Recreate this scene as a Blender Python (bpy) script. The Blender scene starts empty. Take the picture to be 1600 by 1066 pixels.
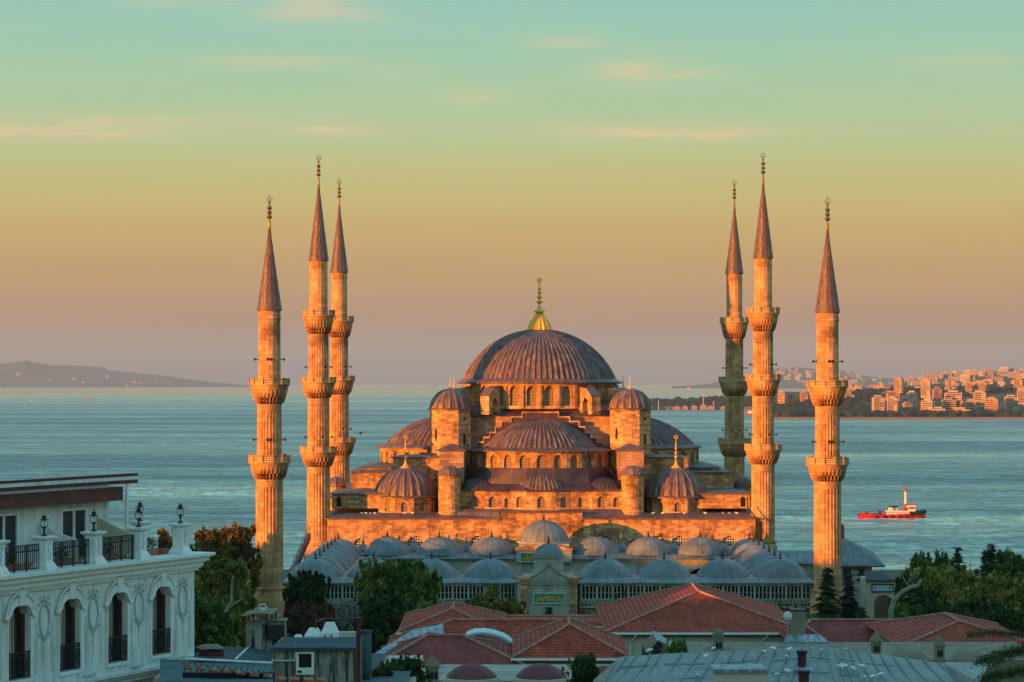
import bpy, bmesh, math, random
from mathutils import Matrix, Vector
from math import sin, cos, pi, radians, sqrt, atan2
random.seed(11)
SC = bpy.context.scene
COL = SC.collection

# ------------------------------------------------------------------ camera, sky, sun, exposure
F = 4007.0                    # focal length in pixels of the 1600 px wide photograph
EYE = 32.0                    # camera height above the mosque's ground
EXPO = 1.2
cam_d = bpy.data.cameras.new('camera'); cam = bpy.data.objects.new('camera', cam_d); COL.objects.link(cam)
cam.location = (0, 0, EYE); cam.rotation_euler = (radians(90), 0, 0)
cam_d.sensor_width = 36; cam_d.lens = 36*F/1600; cam_d.shift_y = (596-533)/1600
cam_d.clip_start = 1; cam_d.clip_end = 90000
SC.camera = cam
SC.view_settings.view_transform = 'Standard'; SC.view_settings.look = 'None'
SC.view_settings.exposure = EXPO; SC.view_settings.gamma = 1
SC.cycles.use_denoising = True
SC.cycles.max_bounces = 6; SC.cycles.diffuse_bounces = 3; SC.cycles.glossy_bounces = 3
SC.cycles.volume_bounces = 1; SC.cycles.transparent_max_bounces = 8
SC.cycles.sample_clamp_indirect = 4

SUN_EL, SUN_AZ = radians(4.0), radians(53)      # light travels towards (sin az, cos az)
SD = Vector((sin(SUN_AZ)*cos(SUN_EL), cos(SUN_AZ)*cos(SUN_EL), -sin(SUN_EL)))
sl = bpy.data.lights.new('sun', 'SUN'); so = bpy.data.objects.new('sun', sl); COL.objects.link(so)
sl.energy = 5.0; sl.angle = radians(0.5); sl.color = (1.0, 0.30, 0.022)
so.rotation_euler = SD.to_track_quat('-Z', 'Y').to_euler()
so.location = (-200, -200, 200)

def lin(c, k=1.0):
    o = []
    for v in c:
        v = v/255
        o.append((v/12.92 if v <= 0.04045 else ((v+0.055)/1.055)**2.4)*k)
    return (*o, 1)

world = bpy.data.worlds.new('World'); SC.world = world; world.use_nodes = True
wt = world.node_tree; wt.nodes.clear()
def N(t, kind, **kw):
    n = t.nodes.new(kind)
    for k, v in kw.items(): setattr(n, k, v)
    return n
def ramp(t, src, stops, interp='LINEAR'):
    n = N(t, 'ShaderNodeValToRGB'); n.color_ramp.interpolation = interp
    e = n.color_ramp.elements
    while len(e) > 1: e.remove(e[0])
    e[0].position, e[0].color = stops[0]
    for p, c in stops[1:]:
        x = e.new(p); x.color = c
    if src: t.links.new(src, n.inputs[0])
    return n
def math_(t, op, a, b=None, c=None, clamp=False):
    n = N(t, 'ShaderNodeMath', operation=op); n.use_clamp = clamp
    for i, v in enumerate((a, b, c)):
        if v is None: continue
        if isinstance(v, (int, float)): n.inputs[i].default_value = v
        else: t.links.new(v, n.inputs[i])
    return n.outputs[0]
def mixc(t, f, a, b, mode='MIX'):
    n = N(t, 'ShaderNodeMix', data_type='RGBA', blend_type=mode)
    for s, v in ((n.inputs[0], f), (n.inputs[6], a), (n.inputs[7], b)):
        if isinstance(v, (int, float)): s.default_value = v
        elif isinstance(v, tuple): s.default_value = v
        else: t.links.new(v, s)
    return n.outputs[2]
def noise(t, vec, scale, detail=4, rough=.55, dist=0):
    n = N(t, 'ShaderNodeTexNoise'); n.inputs['Scale'].default_value = scale
    n.inputs['Detail'].default_value = detail; n.inputs['Roughness'].default_value = rough
    n.inputs['Distortion'].default_value = dist
    if vec: t.links.new(vec, n.inputs['Vector'])
    return n.outputs['Fac']
def mapping(t, vec, scale=(1,1,1), loc=(0,0,0), rot=(0,0,0)):
    n = N(t, 'ShaderNodeMapping'); n.inputs['Scale'].default_value = scale
    n.inputs['Location'].default_value = loc; n.inputs['Rotation'].default_value = rot
    t.links.new(vec, n.inputs[0]); return n.outputs[0]

KX = 1/2**EXPO
tc = N(wt, 'ShaderNodeTexCoord')
sep = N(wt, 'ShaderNodeSeparateXYZ'); wt.links.new(tc.outputs['Generated'], sep.inputs[0])
sky_ramp = ramp(wt, sep.outputs['Z'], [
    (0.0, lin((124, 118, 120), KX)), (0.009, lin((140, 122, 116), KX)), (0.0214, lin((174, 132, 98), KX)), (0.036, lin((196, 148, 90), KX)),
    (0.055, lin((205, 168, 95), KX)), (0.0737, lin((202, 189, 115), KX)), (0.092, lin((188, 201, 144), KX)), (0.111, lin((172, 205, 163), KX)),
    (0.129, lin((158, 204, 176), KX)), (0.147, lin((148, 202, 187), KX)), (0.25, (.17, .36, .39, 1)), (0.5, (.13, .33, .42, 1)), (1.0, (.10, .27, .38, 1))])
ns = N(wt, 'ShaderNodeTexSky'); ns.sky_type = 'NISHITA'; ns.sun_disc = False
ns.sun_elevation = SUN_EL; ns.sun_rotation = SUN_AZ+pi
nis = N(wt, 'ShaderNodeVectorMath', operation='SCALE'); wt.links.new(ns.outputs[0], nis.inputs[0]); nis.inputs['Scale'].default_value = 0.10
hi = N(wt, 'ShaderNodeMapRange'); wt.links.new(sep.outputs['Z'], hi.inputs[0])
hi.inputs[1].default_value = .2; hi.inputs[2].default_value = .7; hi.inputs[3].default_value = 0; hi.inputs[4].default_value = .35
col = mixc(wt, hi.outputs[0], sky_ramp.outputs[0], nis.outputs[0])
# thin high streaks of cloud, placed by direction in the sky
ax = math_(wt, 'DIVIDE', sep.outputs['X'], sep.outputs['Y'])
az_ = math_(wt, 'DIVIDE', sep.outputs['Z'], sep.outputs['Y'])
comb = N(wt, 'ShaderNodeCombineXYZ'); wt.links.new(ax, comb.inputs[0]); wt.links.new(az_, comb.inputs[1])
cn = noise(wt, mapping(wt, comb.outputs[0], (14, 120, 1), (3.1, 1.7, 0)), 2.2, 5, .6, .6)
cn2 = noise(wt, mapping(wt, comb.outputs[0], (6, 60, 1), (0.4, 5.1, 0)), 1.5, 5, .6, .4)
mask = None
for (px, py, wx, wy, s) in [(70, 206, 190, 13, 1.0), (150, 192, 330, 14, .55), (520, 203, 80, 10, .7), (1050, 208, 150, 12, 1.0), (940, 202, 110, 10, .4),
                            (995, 108, 75, 22, .65), (1060, 114, 80, 12, .5), (880, 66, 60, 14, .5), (490, 12, 90, 26, .6), (430, 95, 120, 12, .45),
                            (740, 150, 60, 15, .4), (560, 30, 60, 20, .3), (330, 0, 170, 14, .3), (1500, 95, 90, 12, .3), (620, 110, 60, 10, .3)]:
    a = math_(wt, 'MULTIPLY', math_(wt, 'SUBTRACT', ax, (px-800)/F), F/wx)
    b = math_(wt, 'MULTIPLY', math_(wt, 'SUBTRACT', az_, (596-py)/F), F/wy)
    g = math_(wt, 'EXPONENT', math_(wt, 'MULTIPLY', math_(wt, 'ADD', math_(wt, 'MULTIPLY', a, a), math_(wt, 'MULTIPLY', b, b)), -1.0))
    g = math_(wt, 'MULTIPLY', g, s)
    mask = g if mask is None else math_(wt, 'MAXIMUM', mask, g)
front = math_(wt, 'GREATER_THAN', sep.outputs['Y'], 0.05)
cl = math_(wt, 'MULTIPLY', mask, math_(wt, 'MULTIPLY_ADD', cn, 3.2, -0.85, clamp=True), clamp=True)
cl = math_(wt, 'MULTIPLY', cl, front)
soft = math_(wt, 'MULTIPLY', math_(wt, 'MULTIPLY_ADD', cn2, 2.2, -0.95, clamp=True), .10)
soft = math_(wt, 'MULTIPLY', soft, front)
col = mixc(wt, math_(wt, 'MULTIPLY', cl, .95), col, lin((232, 206, 160), KX))
col = mixc(wt, soft, col, lin((225, 210, 170), KX))
bg = N(wt, 'ShaderNodeBackground'); wt.links.new(col, bg.inputs[0]); bg.inputs[1].default_value = 1.0
wo = N(wt, 'ShaderNodeOutputWorld'); wt.links.new(bg.outputs[0], wo.inputs[0])

# ------------------------------------------------------------------ measuring helpers (photo pixel + distance -> metres)
def K(d): return F/d
def PX(px, d): return (px-800)*d/F
def PZ(py, d): return EYE+(596-py)*d/F
def P(px, py, d): return Vector((PX(px, d), d, PZ(py, d)))

# ------------------------------------------------------------------ materials
MATS = {}
def base_mat(name, rough=.7, metal=0.0, spec=.3):
    m = bpy.data.materials.new(name); m.use_nodes = True; t = m.node_tree
    b = t.nodes['Principled BSDF']
    b.inputs['Roughness'].default_value = rough; b.inputs['Metallic'].default_value = metal
    b.inputs['Specular IOR Level'].default_value = spec
    MATS[name] = m
    return m, t, b
def bump(t, b, h, strength=.5, dist=.05):
    n = N(t, 'ShaderNodeBump'); n.inputs['Strength'].default_value = strength; n.inputs['Distance'].default_value = dist
    t.links.new(h, n.inputs['Height']); t.links.new(n.outputs[0], b.inputs['Normal']); return n
def plain(name, c, rough=.7, metal=0.0, var=.25, scale=1.5, spec=.3, bmp=.15):
    m, t, b = base_mat(name, rough, metal, spec)
    o = N(t, 'ShaderNodeTexCoord').outputs['Object']
    n = noise(t, o, scale, 6, .6)
    lo = tuple(v*(1-var) for v in c)+(1,); hi = tuple(min(1, v*(1+var)) for v in c)+(1,)
    r = ramp(t, n, [(.3, lo), (.7, hi)])
    t.links.new(r.outputs[0], b.inputs['Base Color'])
    if bmp: bump(t, b, noise(t, o, scale*6, 4), bmp, .03)
    return m
def stone(name, c, bw=1.1, bh=.42, var=.3, stain=.35, mortar=.55):
    m, t, b = base_mat(name, .85, 0, .2)
    tcn = N(t, 'ShaderNodeTexCoord'); uv = tcn.outputs['UV']; o = tcn.outputs['Object']
    br = N(t, 'ShaderNodeTexBrick'); t.links.new(uv, br.inputs['Vector'])
    br.inputs['Scale'].default_value = 1; br.inputs['Brick Width'].default_value = bw; br.inputs['Row Height'].default_value = bh
    br.inputs['Mortar Size'].default_value = .018; br.inputs['Mortar Smooth'].default_value = .3; br.inputs['Bias'].default_value = -.1
    br.inputs['Color1'].default_value = tuple(v*(1-var) for v in c)+(1,)
    br.inputs['Color2'].default_value = tuple(min(1, v*(1+var*.7)) for v in c)+(1,)
    br.inputs['Mortar'].default_value = tuple(v*mortar for v in c)+(1,)
    n1 = noise(t, o, .35, 7, .65); n2 = noise(t, mapping(t, o, (1.2, 1.2, .12)), 1.0, 6, .6)
    s1 = ramp(t, n1, [(.36, (1-stain, 1-stain*1.05, 1-stain*1.1, 1)), (.48, (.92, .88, .86, 1)), (.62, (1.08, 1.03, 1.0, 1))])
    s2 = ramp(t, n2, [(.35, (1-stain*.8, 1-stain*.85, 1-stain*.85, 1)), (.55, (1, 1, 1, 1))])
    c1 = mixc(t, 1.0, br.outputs['Color'], s1.outputs[0], 'MULTIPLY')
    c2 = mixc(t, .8, c1, s2.outputs[0], 'MULTIPLY')
    t.links.new(c2, b.inputs['Base Color'])
    h = math_(t, 'ADD', math_(t, 'MULTIPLY', br.outputs['Fac'], -1), math_(t, 'MULTIPLY', noise(t, o, 3, 5), .8))
    bump(t, b, h, .5, .04)
    return m
def lead(name, c, bw=.9, bh=2.6, seam=True, rough=.5, st=1.0):
    m, t, b = base_mat(name, rough, 0, .45)
    tcn = N(t, 'ShaderNodeTexCoord'); uv = tcn.outputs['UV']; o = tcn.outputs['Object']
    n1 = noise(t, o, .5, 6, .65); n2 = noise(t, mapping(t, uv, (3.2, .5, 1)), 1.2, 6, .7)
    r1 = ramp(t, n1, [(.32, tuple(v*.62 for v in c)+(1,)), (.7, tuple(min(1, v*1.3) for v in c)+(1,))])
    r2 = ramp(t, n2, [(.38, (1-.55*st, 1-.6*st, 1-.58*st, 1)), (.52, (1, 1, 1, 1)), (.68, (1+.9*st, 1+.8*st, 1+.75*st, 1))])
    c1 = mixc(t, 1.0, r1.outputs[0], r2.outputs[0], 'MULTIPLY')
    if seam:
        br = N(t, 'ShaderNodeTexBrick'); t.links.new(uv, br.inputs['Vector'])
        br.inputs['Scale'].default_value = 1; br.inputs['Brick Width'].default_value = bh; br.inputs['Row Height'].default_value = bw
        mp = mapping(t, uv, (1, 1, 1), rot=(0, 0, pi/2)); t.links.new(mp, br.inputs['Vector'])
        br.inputs['Mortar Size'].default_value = .035
        c1 = mixc(t, math_(t, 'MULTIPLY', br.outputs['Fac'], .55), c1, (.04, .035, .035, 1))
        bump(t, b, br.outputs['Fac'], .4, .05)
    else:
        su = N(t, 'ShaderNodeSeparateXYZ'); t.links.new(uv, su.inputs[0])
        lap = ramp(t, math_(t, 'FRACT', math_(t, 'DIVIDE', math_(t, 'ADD', su.outputs['Y'], math_(t, 'MULTIPLY', noise(t, o, 1.5, 2), .1)), 1.9)), [(0, (.45, .42, .42, 1)), (.05, (1, 1, 1, 1)), (.93, (1, 1, 1, 1)), (1, (1.3, 1.25, 1.25, 1))])
        c1 = mixc(t, .8, c1, lap.outputs[0], 'MULTIPLY')
    t.links.new(c1, b.inputs['Base Color'])
    return m
def tiles(name, c, row=.36, colw=.24):
    m, t, b = base_mat(name, .8, 0, .2)
    tcn = N(t, 'ShaderNodeTexCoord'); uv = tcn.outputs['UV']; o = tcn.outputs['Object']
    su = N(t, 'ShaderNodeSeparateXYZ'); t.links.new(uv, su.inputs[0])
    wob = math_(t, 'MULTIPLY', noise(t, uv, .6, 3), .16)
    vv = math_(t, 'ADD', su.outputs['Y'], wob)
    saw = math_(t, 'FRACT', math_(t, 'DIVIDE', vv, row))
    cs = math_(t, 'ABSOLUTE', math_(t, 'SINE', math_(t, 'MULTIPLY', su.outputs['X'], pi/colw)))
    br = N(t, 'ShaderNodeTexBrick'); t.links.new(uv, br.inputs['Vector']); br.inputs['Scale'].default_value = 1
    br.inputs['Brick Width'].default_value = colw; br.inputs['Row Height'].default_value = row; br.inputs['Mortar Size'].default_value = 0
    br.inputs['Color1'].default_value = tuple(v*.74 for v in c)+(1,); br.inputs['Color2'].default_value = tuple(min(1, v*1.22) for v in c)+(1,)
    n1 = noise(t, o, .5, 6, .7)
    s1 = ramp(t, n1, [(.35, (.6, .55, .55, 1)), (.62, (1.08, 1.06, 1.04, 1))])
    c1 = mixc(t, 1.0, br.outputs['Color'], s1.outputs[0], 'MULTIPLY')
    spots = ramp(t, noise(t, o, 2.2, 3, .5), [(.62, (0, 0, 0, 1)), (.72, (1, 1, 1, 1))])
    c2 = mixc(t, math_(t, 'MULTIPLY', spots.outputs[0], .5), c1, (c[0]*1.5, c[1]*2.2, c[2]*2.2, 1))
    gap = ramp(t, saw, [(.0, (.12, .10, .10, 1)), (.36, (1, 1, 1, 1))])
    c3 = mixc(t, 1.0, c2, gap.outputs[0], 'MULTIPLY')
    t.links.new(c3, b.inputs['Base Color'])
    h = math_(t, 'ADD', math_(t, 'MULTIPLY', saw, -1.0), math_(t, 'MULTIPLY', cs, .5))
    bump(t, b, h, .8, .06)
    return m
def pierced(name, c, su_=.32, sv=.32, r=.5, dark=.06):
    """stone lattice: pale net around small holes"""
    m, t, b = base_mat(name, .85, 0, .2)
    tcn = N(t, 'ShaderNodeTexCoord'); uv = tcn.outputs['UV']
    s = N(t, 'ShaderNodeSeparateXYZ'); t.links.new(uv, s.inputs[0])
    a = math_(t, 'SINE', math_(t, 'MULTIPLY', s.outputs['X'], 2*pi/su_)); bb = math_(t, 'SINE', math_(t, 'MULTIPLY', s.outputs['Y'], 2*pi/sv))
    f = math_(t, 'MULTIPLY', a, bb)
    r_ = ramp(t, math_(t, 'ABSOLUTE', f), [(r*.6, tuple(c)+(1,)), (r, tuple(v*dark for v in c)+(1,))])
    t.links.new(r_.outputs[0], b.inputs['Base Color'])
    return m
def foliage(name, c, c2):
    m, t, b = base_mat(name, .7, 0, .15)
    o = N(t, 'ShaderNodeTexCoord').outputs['Object']
    oi = N(t, 'ShaderNodeObjectInfo')
    n1 = noise(t, o, .7, 4, .6); n2 = noise(t, o, 5, 2)
    f = math_(t, 'ADD', math_(t, 'MULTIPLY', n1, .7), math_(t, 'MULTIPLY', n2, .3))
    r = ramp(t, f, [(.34, tuple(v*.4 for v in c)+(1,)), (.48, tuple(c)+(1,)), (.6, tuple(c2)+(1,)), (.72, tuple(min(1, v*1.35) for v in c2)+(1,))])
    t.links.new(r.outputs[0], b.inputs['Base Color'])
    tr = N(t, 'ShaderNodeBsdfTranslucent'); t.links.new(r.outputs[0], tr.inputs[0])
    mx = N(t, 'ShaderNodeMixShader'); mx.inputs[0].default_value = .25
    out = [n for n in t.nodes if n.type == 'OUTPUT_MATERIAL'][0]
    t.links.new(b.outputs[0], mx.inputs[1]); t.links.new(tr.outputs[0], mx.inputs[2]); t.links.new(mx.outputs[0], out.inputs[0])
    return m

STONE = (.70, .405, .19)
stone('stone', STONE, .85, .36, var=.42, stain=.55); stone('stone_pink', (.50, .32, .22), 1.0, .4, .3)
stone('stone_shaft', (.70, .40, .19), .9, .6, .26, .5)
stone('stone_rubble', (.40, .36, .26), .6, .3, .35, .5)
stone('marble', (.42, .42, .36), 1.2, .5, .12, .3, .8)
lead('lead', (.14, .10, .102), st=.7); lead('lead_ribs', (.165, .107, .10), seam=False, st=1.2); lead('lead_roof', (.16, .195, .205), 1.0, 3.2, st=.35); lead('lead_green', (.115, .165, .165), 1.0, 3.2, seam=False, st=.4)
lead('lead_dark', (.075, .045, .055), 1.2, 3, st=.6); lead('lead_pale', (.20, .25, .29), seam=False)
lead('lead_spire', (.16, .10, .09), .45, 1.5)
plain('gold', (1.0, .44, .02), .3, .12, .2, 3, .8); plain('brass', (.40, .22, .09), .38, .9, .3, 4)
plain('iron', (.02, .02, .022), .5, 0, .2); plain('dark_glass', (.02, .022, .03), .12, 0, .3, .5, .6, 0)
plain('dark_void', (.015, .015, .018), .9); plain('grey_metal', (.25, .25, .24), .5, .3)
pierced('grille', (.42, .30, .19), .42, .42, .45, .12); pierced('pierced_rail', (.70, .50, .28), .40, .46, .55, .10)
pierced('lattice', (.60, .56, .48), .72, .72, .42, .03)
tiles('tile', (.44, .068, .032)); tiles('tile_dark', (.31, .048, .036)); tiles('tile_orange', (.42, .15, .08))
plain('ridge_cap', (.36, .19, .14), .85, 0, .35, 2.5)
plain('plaster', (.50, .45, .34), .9, 0, .14, .5); plain('white_trim', (.72, .74, .70), .6, 0, .12, 3); plain('ornament', (.42, .46, .45), .7, 0, .15, 3)
plain('maroon', (.085, .018, .02), .5, 0, .25, 2); plain('maroon_wood', (.13, .045, .035), .6, 0, .35, 2)
plain('maroon_dome', (.16, .045, .05), .7, 0, .3, .6); plain('dome_plaster', (.22, .185, .13), .9, 0, .3, .8)
plain('curtain', (.35, .31, .24), .9, 0, .15, 3); plain('terracotta', (.42, .17, .10), .8, 0, .35, 5)
plain('tarp', (.05, .10, .115), .8, 0, .45, .8); plain('panel_blue', (.035, .065, .08), .85, 0, .35, .5)
plain('blue_sheet', (.22, .52, .62), .35, 0, .12, .8, .5); plain('grass', (.06, .08, .03), .9, 0, .4, .1)
plain('asphalt', (.06, .06, .06), .9, 0, .3, .2); plain('bark', (.10, .085, .06), .9, 0, .4, 2); plain('bark_pale', (.24, .21, .16), .9, 0, .3, 2)
plain('gull_white', (.80, .80, .78), .7, 0, .05); plain('gull_grey', (.30, .32, .34), .7)
plain('red_hull', (.42, .012, .02), .4, 0, .15, .3, .5); plain('ship_white', (.75, .70, .62), .5, 0, .08, .3); plain('rubber', (.02, .02, .02), .8)
plain('wood_door', (.16, .085, .04), .7, 0, .3, 3); plain('plaque_green', (.07, .20, .12), .5, 0, .3, 4); plain('plaque_pale', (.35, .55, .52), .5, 0, .1, 2)
plain('hill_far', (.075, .085, .07), .95, 0, .35, .0012, .1, 0); plain('hill_city', (.10, .085, .075), .95, 0, .4, .004, .1, 0)
plain('shore_land', (.10, .085, .06), .95, 0, .4, .01, .1, 0); plain('quay', (.20, .14, .13), .9, 0, .2, .01, .1, 0)
plain('satellite', (.55, .55, .52), .6, 0, .1)
plain('red_steel', (.16, .03, .03), .5, 0, .3, 2)
foliage('leaf_green', (.075, .12, .028), (.24, .32, .07)); foliage('leaf_olive', (.16, .155, .035), (.40, .37, .08))
foliage('leaf_dark', (.03, .055, .018), (.09, .14, .04)); foliage('leaf_autumn', (.15, .11, .025), (.30, .20, .05))
foliage('leaf_brown', (.11, .06, .035), (.19, .10, .06)); foliage('leaf_far', (.03, .04, .028), (.05, .06, .04))
foliage('leaf_pale', (.19, .19, .15), (.33, .33, .28))
m, t, b = base_mat('white_paint', .65, 0, .3)
o = N(t, 'ShaderNodeTexCoord').outputs['Object']
w1 = ramp(t, noise(t, mapping(t, o, (3.5, 3.5, .22)), 1.0, 6, .65), [(.36, (.50, .53, .50, 1)), (.50, (.70, .73, .70, 1)), (.7, (.76, .78, .75, 1))])
w2 = ramp(t, noise(t, o, .9, 6, .7), [(.34, (.80, .80, .78, 1)), (.55, (1, 1, 1, 1))])
t.links.new(mixc(t, 1.0, w1.outputs[0], w2.outputs[0], 'MULTIPLY'), b.inputs['Base Color']); bump(t, b, noise(t, o, 14, 4), .12, .02)
# stained concrete
m, t, b = base_mat('stained_wall', .9, 0, .2)
o = N(t, 'ShaderNodeTexCoord').outputs['Object']
dr = ramp(t, noise(t, mapping(t, o, (6, 6, .55)), 1.0, 5, .6), [(.40, (.045, .045, .04, 1)), (.52, (.30, .29, .24, 1)), (.75, (.36, .35, .29, 1))])
t.links.new(mixc(t, .7, dr.outputs[0], ramp(t, noise(t, o, 2, 6, .7), [(.35, (.45, .45, .45, 1)), (.6, (1.1, 1.1, 1.1, 1))]).outputs[0], 'MULTIPLY'), b.inputs['Base Color'])
# far apartment walls: rows of windows
def apartment(name, c):
    m, t, b = base_mat(name, .8, 0, .2)
    tcn = N(t, 'ShaderNodeTexCoord')
    s = N(t, 'ShaderNodeSeparateXYZ'); t.links.new(tcn.outputs['UV'], s.inputs[0])
    fu = math_(t, 'FRACT', math_(t, 'DIVIDE', s.outputs['X'], 4.2)); fv = math_(t, 'FRACT', math_(t, 'DIVIDE', s.outputs['Y'], 3.3))
    w = math_(t, 'MULTIPLY', math_(t, 'GREATER_THAN', fu, .42), math_(t, 'GREATER_THAN', fv, .52))
    n = noise(t, tcn.outputs['Object'], .12, 3)
    cc = ramp(t, n, [(.3, tuple(v*.75 for v in c)+(1,)), (.7, tuple(c)+(1,))])
    t.links.new(mixc(t, math_(t, 'MULTIPLY', w, .75), cc.outputs[0], (.06, .05, .05, 1)), b.inputs['Base Color'])
apartment('apartment_pale', (.66, .52, .40)); apartment('apartment_ochre', (.58, .38, .22)); apartment('apartment_pink', (.52, .33, .27))
apartment('apartment_grey', (.36, .34, .33))
# water
m, t, b = base_mat('water', .12, 0, .4)
o = N(t, 'ShaderNodeTexCoord').outputs['Object']
patch = noise(t, mapping(t, o, (.0011, .0038, 1)), 1.0, 6, .62, .4)
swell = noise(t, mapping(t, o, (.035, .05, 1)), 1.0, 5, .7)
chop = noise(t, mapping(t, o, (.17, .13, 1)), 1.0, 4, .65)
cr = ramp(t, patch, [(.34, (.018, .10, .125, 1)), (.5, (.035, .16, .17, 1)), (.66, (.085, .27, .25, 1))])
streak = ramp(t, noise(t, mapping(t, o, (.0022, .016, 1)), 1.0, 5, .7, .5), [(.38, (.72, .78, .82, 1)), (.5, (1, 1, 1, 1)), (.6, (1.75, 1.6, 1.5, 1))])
rip = ramp(t, math_(t, 'ADD', math_(t, 'MULTIPLY', swell, .5), math_(t, 'MULTIPLY', chop, .5)), [(.42, (.25, .32, .38, 1)), (.5, (1, 1, 1, 1)), (.57, (2.8, 2.5, 2.3, 1))])  # lit and shaded wave faces painted into the water colour
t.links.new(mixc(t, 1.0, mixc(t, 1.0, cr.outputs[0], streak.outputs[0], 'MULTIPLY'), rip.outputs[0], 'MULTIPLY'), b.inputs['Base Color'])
rr = ramp(t, patch, [(.38, (.45, .45, .45, 1)), (.6, (.25, .25, .25, 1))]); t.links.new(rr.outputs[0], b.inputs['Roughness'])
bn = bump(t, b, math_(t, 'ADD', math_(t, 'MULTIPLY', swell, 1.0), math_(t, 'MULTIPLY', chop, .5)), 1.0, 6.0)
sy = N(t, 'ShaderNodeSeparateXYZ'); t.links.new(o, sy.inputs[0])
calm = N(t, 'ShaderNodeMapRange'); t.links.new(sy.outputs['Y'], calm.inputs[0]); calm.inputs[1].default_value = 5000; calm.inputs[2].default_value = 12000; calm.inputs[3].default_value = 1.0; calm.inputs[4].default_value = .12
t.links.new(calm.outputs[0], bn.inputs['Strength'])
rl = math_(t, 'MULTIPLY', rr.outputs[0], math_(t, 'MULTIPLY_ADD', calm.outputs[0], .7, .3)); t.links.new(rl, b.inputs['Roughness'])

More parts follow.
